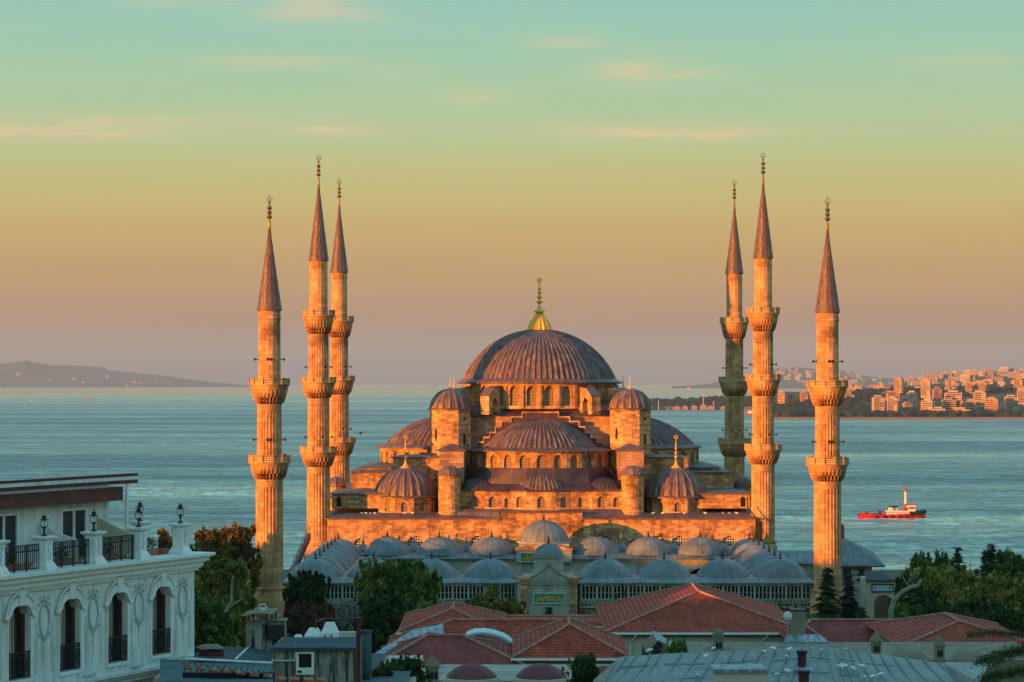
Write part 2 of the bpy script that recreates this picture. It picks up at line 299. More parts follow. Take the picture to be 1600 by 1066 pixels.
# ------------------------------------------------------------------ mesh builder
class MB:
    def __init__(s): s.v = []; s.f = []; s.uv = []; s.mi = []; s.M = Matrix.Identity(4)
    def poly(s, pts, uv=None, mi=0):
        b0 = len(s.v)
        s.v += [tuple(s.M @ Vector(p)) for p in pts]
        s.f.append(tuple(range(b0, b0+len(pts)))); s.uv.append(uv); s.mi.append(mi)
    def box(s, x0, x1, y0, y1, z0, z1, mi=0):
        a = [(x0,y0,z0),(x1,y0,z0),(x1,y1,z0),(x0,y1,z0),(x0,y0,z1),(x1,y0,z1),(x1,y1,z1),(x0,y1,z1)]
        for q in ((3,2,1,0),(4,5,6,7),(0,1,5,4),(1,2,6,5),(2,3,7,6),(3,0,4,7)): s.poly([a[i] for i in q], mi=mi)
    def frustum(s, r0, r1, mi=0):      # two rectangles (x0,x1,y0,y1,z)
        x0,x1,y0,y1,z = r0; a = [(x0,y0,z),(x1,y0,z),(x1,y1,z),(x0,y1,z)]
        x0,x1,y0,y1,z = r1; a += [(x0,y0,z),(x1,y0,z),(x1,y1,z),(x0,y1,z)]
        for q in ((3,2,1,0),(4,5,6,7),(0,1,5,4),(1,2,6,5),(2,3,7,6),(3,0,4,7)): s.poly([a[i] for i in q], mi=mi)
    def prism(s, pts, z0, z1, mi=0):
        n = len(pts)
        for i in range(n):
            a, b = pts[i], pts[(i+1) % n]
            s.poly([(a[0],a[1],z0),(b[0],b[1],z0),(b[0],b[1],z1),(a[0],a[1],z1)], mi=mi)
        s.poly([(p[0],p[1],z1) for p in pts], mi=mi); s.poly([(p[0],p[1],z0) for p in reversed(pts)], mi=mi)
    def slab(s, pts, y0, y1, mi=0):     # polygon in x,z extruded along y
        n = len(pts)
        for i in range(n):
            a, b = pts[i], pts[(i+1) % n]
            s.poly([(a[0],y0,a[1]),(b[0],y0,b[1]),(b[0],y1,b[1]),(a[0],y1,a[1])], mi=mi)
        s.poly([(p[0],y0,p[1]) for p in pts], mi=mi); s.poly([(p[0],y1,p[1]) for p in reversed(pts)], mi=mi)
    def lathe(s, prof, n, cx=0, cy=0, a0=0, a1=2*pi, rf=None, mi=0):
        """profile (r, z); angle 0 faces -y; rf(j, i, r) changes the radius"""
        full = abs(a1-a0-2*pi) < 1e-6
        cnt = n if full else n+1
        rings = []
        for i, (r, z) in enumerate(prof):
            row = []
            for j in range(cnt):
                a = a0+(a1-a0)*j/n
                rr_ = rf(j, i, r) if rf else r
                row.append((cx+rr_*sin(a), cy-rr_*cos(a), z))
            rings.append(row)
        base = len(s.v)
        for row in rings: s.v += [tuple(s.M @ Vector(p)) for p in row]
        L = 0; rm = max(p[0] for p in prof)
        for i in range(len(prof)-1):
            dl = sqrt((prof[i+1][0]-prof[i][0])**2+(prof[i+1][1]-prof[i][1])**2)
            for j in range(n):
                j2 = (j+1) % cnt
                s.f.append((base+i*cnt+j, base+i*cnt+j2, base+(i+1)*cnt+j2, base+(i+1)*cnt+j))
                u0 = (a1-a0)*j/n*rm; u1 = (a1-a0)*(j+1)/n*rm
                s.uv.append([(u0, L), (u1, L), (u1, L+dl), (u0, L+dl)]); s.mi.append(mi)
            L += dl
    def tube(s, a, b, r, n=6, r2=None, mi=0):
        a = Vector(a); b = Vector(b); d = (b-a)
        if d.length < 1e-6: return
        q = d.to_track_quat('Z', 'Y'); r2 = r if r2 is None else r2
        c0 = [a+q@Vector((r*cos(2*pi*i/n), r*sin(2*pi*i/n), 0)) for i in range(n)]
        c1 = [b+q@Vector((r2*cos(2*pi*i/n), r2*sin(2*pi*i/n), 0)) for i in range(n)]
        for i in range(n): s.poly([c0[i], c0[(i+1) % n], c1[(i+1) % n], c1[i]], mi=mi)
        s.poly(list(reversed(c0)), mi=mi); s.poly(c1, mi=mi)
    def path(s, pts, r, n=6, r2=None):
        r2 = r if r2 is None else r2
        m = len(pts)-1
        for i in range(m): s.tube(pts[i], pts[i+1], r+(r2-r)*i/m, n, r+(r2-r)*(i+1)/m)
    def blob(s, c, r, sub=1, jit=.15, sq=(1,1,1), mi=0):
        bm = bmesh.new(); bmesh.ops.create_icosphere(bm, subdivisions=sub, radius=1)
        vs = [Vector((v.co.x*sq[0], v.co.y*sq[1], v.co.z*sq[2]))*r*(1+random.uniform(-jit, jit)) for v in bm.verts]
        b0 = len(s.v); s.v += [tuple(s.M @ (Vector(c)+v)) for v in vs]
        for f in bm.faces:
            s.f.append(tuple(b0+v.index for v in f.verts)); s.uv.append(None); s.mi.append(mi)
        bm.free()
    def build(s, name, mat, parent=None, smooth=False, loc=None):
        me = bpy.data.meshes.new(name)
        me.from_pydata(s.v, [], s.f)
        for mm in (mat if isinstance(mat, (list, tuple)) else [mat]): me.materials.append(MATS[mm])
        uvl = me.uv_layers.new(name='UVMap').data
        for p in me.polygons:
            u = s.uv[p.index]; p.material_index = s.mi[p.index]; p.use_smooth = smooth
            if u:
                for k, li in enumerate(p.loop_indices): uvl[li].uv = u[k]
            else:
                n = p.normal
                if abs(n.z) > .85:
                    for li in p.loop_indices:
                        c = me.vertices[me.loops[li].vertex_index].co; uvl[li].uv = (c.x, c.y)
                else:
                    h = sqrt(n.x**2+n.y**2) or 1; tx, ty = -n.y/h, n.x/h
                    for li in p.loop_indices:
                        c = me.vertices[me.loops[li].vertex_index].co
                        uvl[li].uv = (c.x*tx+c.y*ty, c.z/max(h, .25))
        me.update()
        o = bpy.data.objects.new(name, me); COL.objects.link(o)
        if parent is not None: o.parent = parent
        if loc is not None: o.location = loc
        return o
def tag(o, label=None, cat=None, group=None, kind=None):
    if label: o['label'] = label
    if cat: o['category'] = cat
    if group: o['group'] = group
    if kind: o['kind'] = kind
    return o
def empty(name, loc=(0,0,0), rz=0):
    o = bpy.data.objects.new(name, None); COL.objects.link(o); o.location = loc; o.rotation_euler = (0, 0, rz)
    o.empty_display_size = .5
    return o
def kids(o): return [c for c in COL.objects if c.parent == o]
def copy_tree(o, parent=None, tree=None):
    c = o.copy(); COL.objects.link(c); c.parent = parent
    for ch in kids(o): copy_tree(ch, c)
    return c
def TR(x, y, z=0, rz=0): return Matrix.Translation((x, y, z)) @ Matrix.Rotation(rz, 4, 'Z')

def arch_pts(w, spring, rise, n=10, pointed=.0):
    """from left spring to right spring over the apex"""
    out = []
    for i in range(n+1):
        t_ = -1+2*i/n
        z = sqrt(max(0, 1-t_*t_))*(1-pointed)+(1-abs(t_))*pointed
        out.append((t_*w/2, spring+rise*z))
    return out
def arch_panel(mb, W0, W1, z0, z1, xc, w, zs, spring, rise, depth, pointed=.15, n=10):
    """wall panel in the local plane y=0 facing -y, from W0 to W1, with an arched opening; returns the pane outline"""
    a = arch_pts(w, spring, rise, n, pointed); a = [(x+xc, z) for x, z in a]
    l, r = xc-w/2, xc+w/2
    q = lambda x0, x1, za, zb: mb.poly([(x0,0,za),(x1,0,za),(x1,0,zb),(x0,0,zb)])
    q(W0, l, z0, z1); q(r, W1, z0, z1)
    if zs > z0: q(l, r, z0, zs)
    for i in range(n):
        (x0, za), (x1, zb) = a[i], a[i+1]
        mb.poly([(x0,0,za),(x1,0,zb),(x1,0,z1),(x0,0,z1)])
        mb.poly([(x0,depth,za),(x1,depth,zb),(x1,0,zb),(x0,0,za)])
    mb.poly([(l,0,zs),(l,depth,zs),(l,depth,spring),(l,0,spring)]); mb.poly([(r,depth,zs),(r,0,zs),(r,0,spring),(r,depth,spring)])
    mb.poly([(l,0,zs),(r,0,zs),(r,depth,zs),(l,depth,zs)])
    return [(l, zs), (r, zs)]+[(x, z) for x, z in reversed(a)]
def pane(M, outline, depth, name, mat, parent, label=None):
    mb = MB(); mb.M = M
    mb.slab(outline, depth, depth+.06)
    o = mb.build(name, mat, parent)
    return o
def drum(root, cx, cy, r, n, a0, a1, z0, z1, w, zs, spring, rise, depth=.35, mat='stone', wmat='grille', vis=lambda a: cos(a) > -.25, wname='window', dname='drum', hood=None):
    wall = MB(); k = n
    da = (a1-a0)/n; W = 2*r*math.tan(da/2)
    for i in range(n):
        a = a0+da*(i+.5)
        M = TR(cx, cy) @ Matrix.Rotation(a, 4, 'Z') @ Matrix.Translation((0, -r, 0))
        wall.M = M
        out = arch_panel(wall, -W/2, W/2, z0, z1, 0, w, zs, spring, rise, depth)
        if vis(a):
            pane(M, out, depth, wname, wmat, root)
        else:
            wall.slab(out, depth, depth+.06, mi=1)
        if hood: hood(wall, i)
    wall.M = Matrix.Identity(4)
    return wall.build(dname, [mat, wmat], root)
def dome_prof(r, z0, z1, n=14, full=False):
    h = z1-z0; R = (r*r+h*h)/(2*h)
    th0 = math.asin(min(1, r/R));
    if h > r: th0 = pi-th0
    return [(R*sin(th0*(1-i/n)) if i < n else .02, z1-R+R*cos(th0*(1-i/n))) for i in range(n+1)]
def ribbed(mb, prof, ribs, hgt, cx=0, cy=0, a0=0, a1=2*pi, sub=4):
    def rf(j, i, r): return r+(hgt*min(1, r/1.5+.15) if j % sub == 0 else 0)
    mb.lathe(prof, ribs*sub, cx, cy, a0, a1, rf)
def finial(mb, x, y, z, h, r, crescent=True):
    """gold alem: pole with swelling balls and a crescent on top"""
    prof = [(r*.9, z), (r*1.0, z+h*.03), (r*.55, z+h*.10), (r*.22, z+h*.2)]
    for c, s_ in ((.30, .62), (.44, .5), (.57, .40), (.68, .3)):
        prof += [(r*.16, z+h*(c-.055)), (r*s_, z+h*(c-.01)), (r*s_, z+h*(c+.01)), (r*.14, z+h*(c+.055))]
    prof += [(r*.1, z+h*.84), (.01, z+h*.85)]
    mb.lathe(prof, 10, x, y)
    if crescent:
        c = Vector((x, y, z+h*.92)); R = h*.055; n = 12
        pts = [c+Vector((R*sin(a), 0, -R*cos(a))) for a in [radians(-150+300*i/n) for i in range(n+1)]]
        mb.path(pts, r*.12, 5)
        mb.tube(c+Vector((0, 0, -R)), c+Vector((0, 0, R*1.5)), r*.08, 4)
# ================================================================== SETTING: ground, sea, unseen ridge added for its shade
def grid(name, mat, x0, x1, y0, y1, nx, ny, zf, kind='structure'):
    mb = MB()
    P_ = [[(x0+(x1-x0)*i/nx, y0+(y1-y0)*j/ny) for i in range(nx+1)] for j in range(ny+1)]
    me = bpy.data.meshes.new(name)
    vs = [(x, y, zf(x, y)) for row in P_ for (x, y) in row]
    fs = [(j*(nx+1)+i, j*(nx+1)+i+1, (j+1)*(nx+1)+i+1, (j+1)*(nx+1)+i) for j in range(ny) for i in range(nx)]
    me.from_pydata(vs, [], fs); me.materials.append(MATS[mat])
    for p in me.polygons: p.use_smooth = True
    o = bpy.data.objects.new(name, me); COL.objects.link(o)
    if kind: o['kind'] = kind
    return o
def sst(a, b, x): x = max(0, min(1, (x-a)/(b-a))); return x*x*(3-2*x)
def ground_z(x, y):
    s = sst(430, 640, y)
    return -42*s+(random.uniform(-.15, .15) if y > 120 else 0)-.05
grid('ground', 'grass', -600, 600, -300, 700, 80, 70, ground_z)
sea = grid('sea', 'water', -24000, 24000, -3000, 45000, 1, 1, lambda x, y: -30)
# unseen ridge added left of and behind the view, crest shaped to cast shade
def shade_crest(s):
    T = ((-201, 21), (-42, 20.8), (-31, 22), (-15, 23.5), (0, 22.8), (15, 24.2), (24, 27.7), (35, 27.7), (39, 25.1), (43, 25.1), (48, 30), (108, 30), (111, 23.9), (118, 23.9), (122, 31), (240, 31.2))
    for (a, u), (b, v) in zip(T, T[1:]):
        if a <= s <= b: return u+(v-u)*(s-a)/(b-a)+.25*sin(s*.7)
    return 31
mb = MB(); ca, sa = cos(SUN_AZ), sin(SUN_AZ); pr = None
S = [-200+1.5*i for i in range(0, 265)]
rows = []
for s_ in S:
    bx, by = -149+ca*s_, 215-sa*s_
    h = shade_crest(s_)
    rows.append([(bx-sa*w, by-ca*w, z) for w, z in ((-9, -.6), (-6, h*.55), (-2, h*.95), (2, h), (40, h*.98), (90, h*.9), (150, -1))])
for i in range(len(rows)-1):
    for j in range(6): mb.poly([rows[i][j+1], rows[i+1][j+1], rows[i+1][j], rows[i][j]])
o = mb.build('shade_ridge', 'grass'); tag(o, kind='structure')

# ================================================================== THE MOSQUE
CX, DC = 4.1, 383.0
MQ = empty('mosque', (CX, DC, 0))
tag(MQ, 'domed stone mosque with a ribbed lead main dome stepping down over half domes', 'mosque')
bpy.context.view_layer.update()
LOC0 = Matrix.Translation((-CX, -DC, 0))
# Parts are modelled in world metres and moved into the root's frame
def OX(px, d): return PX(px, d)-CX          # offset from the mosque axis
def Y(d): return d-DC                        # local y
def part(mb, name, mat, root=None, smooth=False): return mb.build(name, mat, root or MQ, smooth)
def zz(py, d): return PZ(py, d)

# --- lower hall body
HW = 29.9
w = MB(); zt = 12.75; yf = Y(358)
# front wall with lattice windows
open_x = [-25.4, -22, -17.6, -14.8, -8.9, 8.9, 13.0, 16.3, 19.3, 23.0, 26.2]
open_x.sort(); edges = [-HW]+[(open_x[i]+open_x[i+1])/2 for i in range(len(open_x)-1)]+[HW]
for i, x in enumerate(open_x):
    if abs(edges[i]) < 30:
        M = Matrix.Translation((0, yf, 0)); w.M = M
        big = 1.5 if i % 3 else 1.1
        out = arch_panel(w, edges[i], edges[i+1], 0, zt, x, 2*big*.82, 7.4, 9.0, big*.95, .4)
        wn = pane(M, out, .3, 'lattice_window', 'lattice', MQ)
w.M = Matrix.Identity(4)
w.poly([(HW,yf,0),(HW,Y(408),0),(HW,Y(408),zt),(HW,yf,zt)]); w.poly([(-HW,Y(408),0),(-HW,yf,0),(-HW,yf,zt),(-HW,Y(408),zt)])
w.poly([(HW,Y(408),0),(-HW,Y(408),0),(-HW,Y(408),zt),(HW,Y(408),zt)])
part(w, 'hall_wall', 'stone')
c = MB(); c.box(-HW-.35, -5.75, yf-.35, yf+.4, zt-.02, zt+.16); c.box(5.75, HW+.35, yf-.35, yf+.4, zt-.02, zt+.16)
c.box(-5.75, 5.75, yf-.4, yf+.5, 13.62, 13.8); part(c, 'cornice', 'lead')
c = MB(); c.box(-5.7, 5.7, yf-.12, yf+.6, zt-.4, 13.62); part(c, 'parapet', 'stone')
r = MB(); z2 = 13.45; yb = Y(361.2)
for (xa, xb) in ((-HW-.2, -5.7), (5.7, HW+.2)):
    r.poly([(xa, yf-.25, zt+.165), (xb, yf-.25, zt+.165), (xb, yb, z2), (xa, yb, z2)])
r.poly([(-5.9, yf+.5, 13.78), (5.9, yf+.5, 13.78), (11.4, yb+.2, 14.05), (-11.4, yb+.2, 14.05)])
for sx in (-1, 1): r.poly([(sx*5.72, yf-.25, zt+.17), (sx*5.9, yf+.5, 13.78), (sx*11.4, yb+.2, 14.05), (sx*15, yb+.2, z2+.02)][::sx])
r.poly([(-HW-.2, yb, z2), (HW+.2, yb, z2), (HW+.2, Y(408), z2), (-HW-.2, Y(408), z2)])
r.poly([(-HW-.2, yf-.25, zt+.165), (-HW-.2, yb, z2), (-HW-.2, Y(408), z2), (-HW-.2, Y(408), zt)])
r.poly([(HW+.2, yb, z2), (HW+.2, yf-.25, zt+.165), (HW+.2, Y(408), zt), (HW+.2, Y(408), z2)])
part(r, 'lower_roof', 'lead')

def block(x0, x1, y0, y1, z0, z1, rh=.5, over=.35, mat='stone', inset=None, slot=None):
    """stone block with a low lead roof that overhangs"""
    b = MB(); b.box(x0, x1, y0, y1, z0, z1)
    part(b, 'block_wall', mat)
    q = MB(); ins = inset if inset is not None else min(x1-x0, y1-y0)*.48
    q.box(x0-over, x1+over, y0-over, y1+over, z1+.003, z1+.15)
    q.frustum((x0-over, x1+over, y0-over, y1+over, z1+.153), (x0+ins, x1-ins, y0+ins, y1-ins, z1+.15+rh))
    part(q, 'block_roof', 'lead')
for sx in (-1, 1):
    def XX(a, b): return (min(sx*a, sx*b), max(sx*a, sx*b))
    xa, xb = XX(29.6, 21.6); block(xa, xb, Y(363), Y(403), 14.0, 16.0, .45)              # long low wing
    xa, xb = XX(27.4, 20.0); block(xa, xb, Y(371), Y(395), 16.0, 18.75, .4)
    xa, xb = XX(26.0, 20.5); block(xa, xb, Y(373), Y(393), 19.0, 19.35, .6, .3)
    xa, xb = XX(21.2, 12.0); block(xa, xb, Y(369), Y(398), 14.0, 19.3, .4)
    xa, xb = XX(21.2, 14.2); block(xa, xb, Y(368), Y(371.5), 14.0, 21.0, .35, .3)
    # arched slot in the wing wall
    s_ = MB(); s_.M = TR(sx*28.6, Y(363), 0); s_.slab([(-.35, 14.25), (.35, 14.25), (.35, 15.4), (0, 15.75), (-.35, 15.4)], -.03, .2)
    part(s_, 'slot_window', 'dark_void')
    s_ = MB(); s_.M = TR(sx*28.6, Y(363), 0); s_.box(-.55, -.35, -.12, .05, 14.2, 15.7); s_.box(.35, .55, -.12, .05, 14.2, 15.7); s_.box(-.6, .6, -.2, .05, 14.05, 14.25)
    part(s_, 'slot_frame', 'stone')
    # small domed stair turret against the minaret
    tb = MB(); tb.lathe([(1.35, 13.5), (1.35, 16.6)], 8, sx*29.9, Y(377)); part(tb, 'turret_wall', 'stone')
    td = MB(); td.lathe([(1.5, 16.55), (1.5, 16.7), (1.36, 16.72)], 16, sx*29.9, Y(377)); ribbed(td, dome_prof(1.36, 16.7, 18.05, 8), 10, .08, sx*29.9, Y(377)); part(td, 'turret_dome', 'lead_ribs')
    xa, xb = XX(31.6, 28.6); block(xa, xb, Y(374), Y(392), 13.9, 14.9, .3, .2)

# --- corner domes on octagonal drums, windows ringed by dark voussoirs
def rays(wall, i):
    for k in range(7):
        a = radians(-78+26*k); x0, z0 = .62*sin(a), 14.55+.62*cos(a)
        q = Matrix.Translation((x0, -.025, z0)) @ Matrix.Rotation(a, 4, 'Y')
        keep = wall.M; wall.M = keep @ q; wall.box(-.05, .05, -.02, .05, 0, .34, mi=2); wall.M = keep
for sx in (-1, 1):
    for yy in (Y(366), Y(400)):
        cx = sx*19.3
        n = 10
        o = drum(MQ, cx, yy, 4.15, n, -pi/n, 2*pi-pi/n, 13.2, 15.55, .95, 13.55, 14.5, .5, .25, hood=rays, vis=lambda a: cos(a) > -.1 and yy < 0, dname='corner_drum')
        o.data.materials.append(MATS['maroon'])
        d_ = MB(); d_.lathe([(4.2, 15.45), (4.75, 15.5), (4.75, 15.62), (4.35, 15.85)], 48, cx, yy)
        ribbed(d_, dome_prof(4.35, 15.8, 19.7, 12), 24, .2, cx, yy); part(d_, 'corner_dome', 'lead_ribs')
        f = MB(); f.lathe([(.75, 19.55), (.8, 19.7), (.35, 20.0), (.12, 20.3)], 12, cx, yy); finial(f, cx, yy, 19.8, 4.6, .42); part(f, 'finial', 'gold')

# --- exedra wall: faceted front with windows and its dark lead skirt
ez0, ez1 = 13.6, 16.7
segs = [(-11.3, -8.2, .55), (-8.2, -6.5, 0), (-6.5, -4.2, 0)]
def facet(wall, p0, p1, wins):
    L = sqrt((p1[0]-p0[0])**2+(p1[1]-p0[1])**2); a = atan2(p1[1]-p0[1], p1[0]-p0[0])
    M = TR(p0[0], p0[1]) @ Matrix.Rotation(a, 4, 'Z'); wall.M = M
    if not wins: wall.poly([(0,0,ez0),(L,0,ez0),(L,0,ez1),(0,0,ez1)])
    else:
        e = [0]+[(wins[i][0]+wins[i+1][0])/2*L for i in range(len(wins)-1)]+[L]
        for i, (f, ww) in enumerate(wins):
            out = arch_panel(wall, e[i], e[i+1], ez0, ez1, f*L, ww, 14.25, 15.3, ww*.5, .3)
            pane(M, out, .3, 'window', 'grille', MQ)
    wall.M = Matrix.Identity(4)
yE = Y(360.9)
pts = [(-11.4, yE+1.2), (-8.0, yE+1.2), (-7.9, yE+.05), (-4.2, yE), (-2.1, yE-.9), (2.1, yE-.9), (4.2, yE), (6.9, yE+.35), (7.2, yE+.1), (11.4, yE+.2)]
wall = MB()
facet(wall, pts[0], pts[1], [(.6, 1.0)]); facet(wall, pts[1], pts[2], None)
facet(wall, pts[2], pts[3], [(.28, 1.0), (.82, .6)]); facet(wall, pts[3], pts[4], [(.55, 1.0)])
facet(wall, pts[4], pts[5], [(.5, 1.1)]); facet(wall, pts[5], pts[6], [(.5, 1.0)]); facet(wall, pts[6], pts[7], [(.5, .7)])
facet(wall, pts[7], pts[8], None); facet(wall, pts[8], pts[9], [(.3, 1.0), (.8, .8)])
for sx in (-1, 1): wall.poly([(sx*11.4, yE+.5, ez0), (sx*11.4, Y(372), ez0), (sx*11.4, Y(372), ez1), (sx*11.4, yE+.5, ez1)][::sx])
part(wall, 'exedra_wall', 'stone')
sk = MB()
# skirt roof from the drum down to the facets
top = []; n = 24
low = [(x*1.02, y-.35) for x, y in [(-11.4, yE+1.2), (-8.0, yE+1.1), (-7.9, yE), (-4.2, yE), (-2.1, yE-.9), (2.1, yE-.9), (4.2, yE), (7.0, yE+.1), (11.4, yE+.2)]]
yS = Y(372.5)
def arc_at(x, r=10.3):
    return (x*.93, yS-sqrt(max(0.2, r*r-(x*.93)**2)))
for i in range(len(low)-1):
    (x0, y0), (x1, y1) = low[i], low[i+1]
    a0, a1 = arc_at(x0, 11.2), arc_at(x1, 11.2)
    m0 = ((x0+a0[0])/2, y0*.3+(a0[1]+.6)*.7); m1 = ((x1+a1[0])/2, y1*.3+(a1[1]+.6)*.7)
    sk.poly([(x0, y0, 16.62), (x1, y1, 16.62), (m1[0], m1[1], 17.5), (m0[0], m0[1], 17.5)])
    sk.poly([(m0[0], m0[1], 17.5), (m1[0], m1[1], 17.5), (a1[0], a1[1]+.6, 19.75), (a0[0], a0[1]+.6, 19.75)])
    sk.poly([(x0, y0, 16.5), (x1, y1, 16.5), (x1, y1, 16.62), (x0, y0, 16.62)])
    sk.poly([(x0, y0+.5, 16.5), (x1, y1+.5, 16.5), (x1, y1, 16.5), (x0, y0, 16.5)])
for sx in (-1, 1):
    sk.poly([(sx*11.6, yE+.1, 16.62), (sx*11.6, Y(372), 16.62), (sx*10.4, Y(372), 19.6), (sx*9.6, yE+4.5, 19.6)][::sx])
part(sk, 'exedra_roof', 'lead_dark')
ex = MB(); ribbed(ex, dome_prof(4.3, 16.7, 19.4, 10), 22, .16, 0, Y(364.1), -pi/2, pi/2); part(ex, 'exedra_half_dome', 'lead_ribs')
for sx in (-1, 1):
    ex = MB(); ribbed(ex, dome_prof(3.4, 16.65, 18.3, 8), 16, .1, sx*8.9, Y(365.0), -pi/2, pi/2); part(ex, 'exedra_half_dome', 'lead_dark')

# --- the four great half domes
def half_dome(cx, cy, ang, rd, rdome, reave, z0, ze, zt_, nw):
    M = TR(cx, cy) @ Matrix.Rotation(ang, 4, 'Z')
    wall = MB(); a0 = -pi/2; da = pi/nw; W = 2*rd*math.tan(da/2)
    front = abs(ang) < .1
    for i in range(nw):
        a = a0+da*(i+.5)
        Mi = M @ Matrix.Rotation(a, 4, 'Z') @ Matrix.Translation((0, -rd, 0)); wall.M = Mi
        out = arch_panel(wall, -W/2, W/2, z0, ze, 0, 1.25, z0+.22, z0+1.6, .68, .42)
        nrm = (Matrix.Rotation(ang, 4, 'Z') @ Matrix.Rotation(a, 4, 'Z')).to_3x3() @ Vector((0, -1, 0))
        if nrm.y < .2: pane(Mi, out, .34, 'window', 'grille', MQ)
        else: wall.slab(out, .34, .4, mi=1)
    part(wall, 'half_dome_drum', ['stone', 'grille'])
    d_ = MB(); d_.M = M
    d_.lathe([(rd-.1, ze-.05), (reave, ze-.02), (reave, ze+.12), (rdome+.9, ze+.42), (rdome, ze+.55)], 60, 0, 0, -pi/2, pi/2)
    ribbed(d_, dome_prof(rdome, ze+.5, zt_, 16), 34, .24, 0, 0, -pi/2, pi/2)
    part(d_, 'half_dome', 'lead_ribs')
half_dome(0, Y(372.4), 0, 10.1, 8.1, 10.9, 19.3, 22.0, 26.7, 13)
half_dome(0, Y(393.6), pi, 10.1, 8.9, 10.9, 19.3, 22.0, 26.9, 13)
half_dome(-13.3, 0, -pi/2, 10.4, 9.6, 11.0, 19.4, 22.15, 26.95, 13)
half_dome(13.3, 0, pi/2, 10.4, 9.6, 11.0, 19.4, 22.15, 26.95, 13)
for a in range(4):            # the square core the half domes lean on
    pass
core = MB(); core.box(-12.4, 12.4, Y(372.4), Y(393.6), 14, 26.95); part(core, 'core_wall', 'stone_pink')
cr_ = MB(); cr_.box(-12.7, 12.7, Y(372.0), Y(394), 26.955, 27.1); 
cr_.frustum((-12.7, 12.7, Y(372.0), Y(394), 27.103), (-10.9, 10.9, Y(373.6), Y(392.4), 28.45)); part(cr_, 'core_roof', 'lead_dark')
# stepped gable arches before the core, front, back and sides
steps = [(2.55, 27.42), (4.15, 26.75), (5.55, 26.1), (6.4, 25.3), (7.25, 24.5), (8.1, 23.8), (9.1, 23.1)]
for k in range(4):
    ang = k*pi/2
    off = 12.1 if k % 2 == 0 else 13.9
    g = MB(); g.M = Matrix.Rotation(ang, 4, 'Z') @ Matrix.Translation((0, -off if k % 2 == 0 else -off, 0))
    cp = MB(); cp.M = g.M
    prev = 0
    for i, (x, z) in enumerate(steps):
        for sx in (-1, 1):
            if i == 0 and sx == 1: continue
            a, b_ = (prev, x) if sx == 1 else (-x, -prev)
            if i == 0: a, b_ = -x, x
            g.box(a, b_, 0, 1.5 if k % 2 == 0 else 1.2, 21.5, z)
            cp.box(a-(.12 if sx == -1 or i == 0 else 0), b_+(.12 if sx == 1 or i == 0 else 0), -.14, .5, z+.003, z+.2)
            zn = steps[i+1][1] if i+1 < len(steps) else 22.4
            xe = b_ if sx == 1 else a
            if i == 0:
                cp.box(x+.003, x+.16, -.14, .5, zn+.2, z); cp.box(-x-.16, -x-.003, -.14, .5, zn+.2, z)
            else: cp.box(xe+(.003 if sx == 1 else -.16), xe+(.16 if sx == 1 else -.003), -.14, .5, zn+.2, z)
        prev = x
    part(g, 'stepped_gable', 'lead_dark'); part(cp, 'stepped_coping', 'stone')

# --- weight towers
for sx in (-1, 1):
    for yy in (Y(371.3), Y(394.7)):
        cx = sx*13.0; R = 3.15
        tb = MB(); tb.lathe([(R, 14), (R, 27.9)], 8, cx, yy, pi/8, 2*pi+pi/8); part(tb, 'tower_wall', 'stone')
        sl_ = MB(); a = sx*-pi/4*1
        for (aa, zc) in ((pi/4, 23.7), (pi/4, 26.6), (-pi/4, 24.5)):
            sl_.M = TR(cx, yy) @ Matrix.Rotation(aa, 4, 'Z') @ Matrix.Translation((0, -R*cos(pi/8), 0)); h = .8 if zc < 26 else .18
            sl_ = MB(); sl_.M = TR(cx, yy) @ Matrix.Rotation(aa, 4, 'Z') @ Matrix.Translation((0, -R*cos(pi/8), 0))
            sl_.slab([(-.22, zc-h), (.22, zc-h), (.22, zc+h*.7), (0, zc+h), (-.22, zc+h*.7)], -.02, .1); part(sl_, 'slit_window', 'dark_void')
        sl_.M = Matrix.Identity(4)
        d_ = MB(); d_.lathe([(R-.1, 27.85), (R+.22, 27.9), (R+.22, 28.03), (2.95, 28.15)], 32, cx, yy)
        ribbed(d_, dome_prof(2.95, 28.1, 30.95, 10), 18, .14, cx, yy); part(d_, 'tower_dome', 'lead_ribs')
        f = MB(); f.lathe([(.42, 30.85), (.45, 30.95), (.2, 31.2), (.1, 31.4)], 12, cx, yy); finial(f, cx, yy, 30.95, 2.0, .26, False); part(f, 'finial', 'gold')
    # stepped-down pier and round turret in front
    x0, x1 = (-14.4, -10.9) if sx < 0 else (10.9, 14.6)
    for (ya, yb_) in ((Y(363.5), Y(368.6)), (Y(397.4), Y(402.5))):
        b = MB(); b.box(x0, x1, ya, yb_, 14, 22.1); part(b, 'pier_wall', 'stone_pink')
        q = MB(); q.box(x0-.25, x1+.25, ya-.25, yb_+.2, 22.103, 22.25); xm = (x0+x1)/2
        q.frustum((x0-.25, x1+.25, ya-.25, yb_+.2, 22.253), (xm-.3, xm+.3, ya+2, yb_-2, 23.1)); part(q, 'pier_roof', 'lead')
    cx, yy = sx*12.9, Y(361.4)
    t_ = MB(); t_.lathe([(1.65, 12.95), (1.65, 13.3), (1.58, 13.35), (1.58, 18.75)], 24, cx, yy); part(t_, 'turret_wall', 'stone')
    d_ = MB(); d_.lathe([(1.5, 18.7), (1.8, 18.75), (1.8, 18.88), (1.6, 18.9)], 24, cx, yy); ribbed(d_, dome_prof(1.6, 18.9, 20.15, 8), 11, .1, cx, yy); part(d_, 'turret_dome', 'lead_ribs')

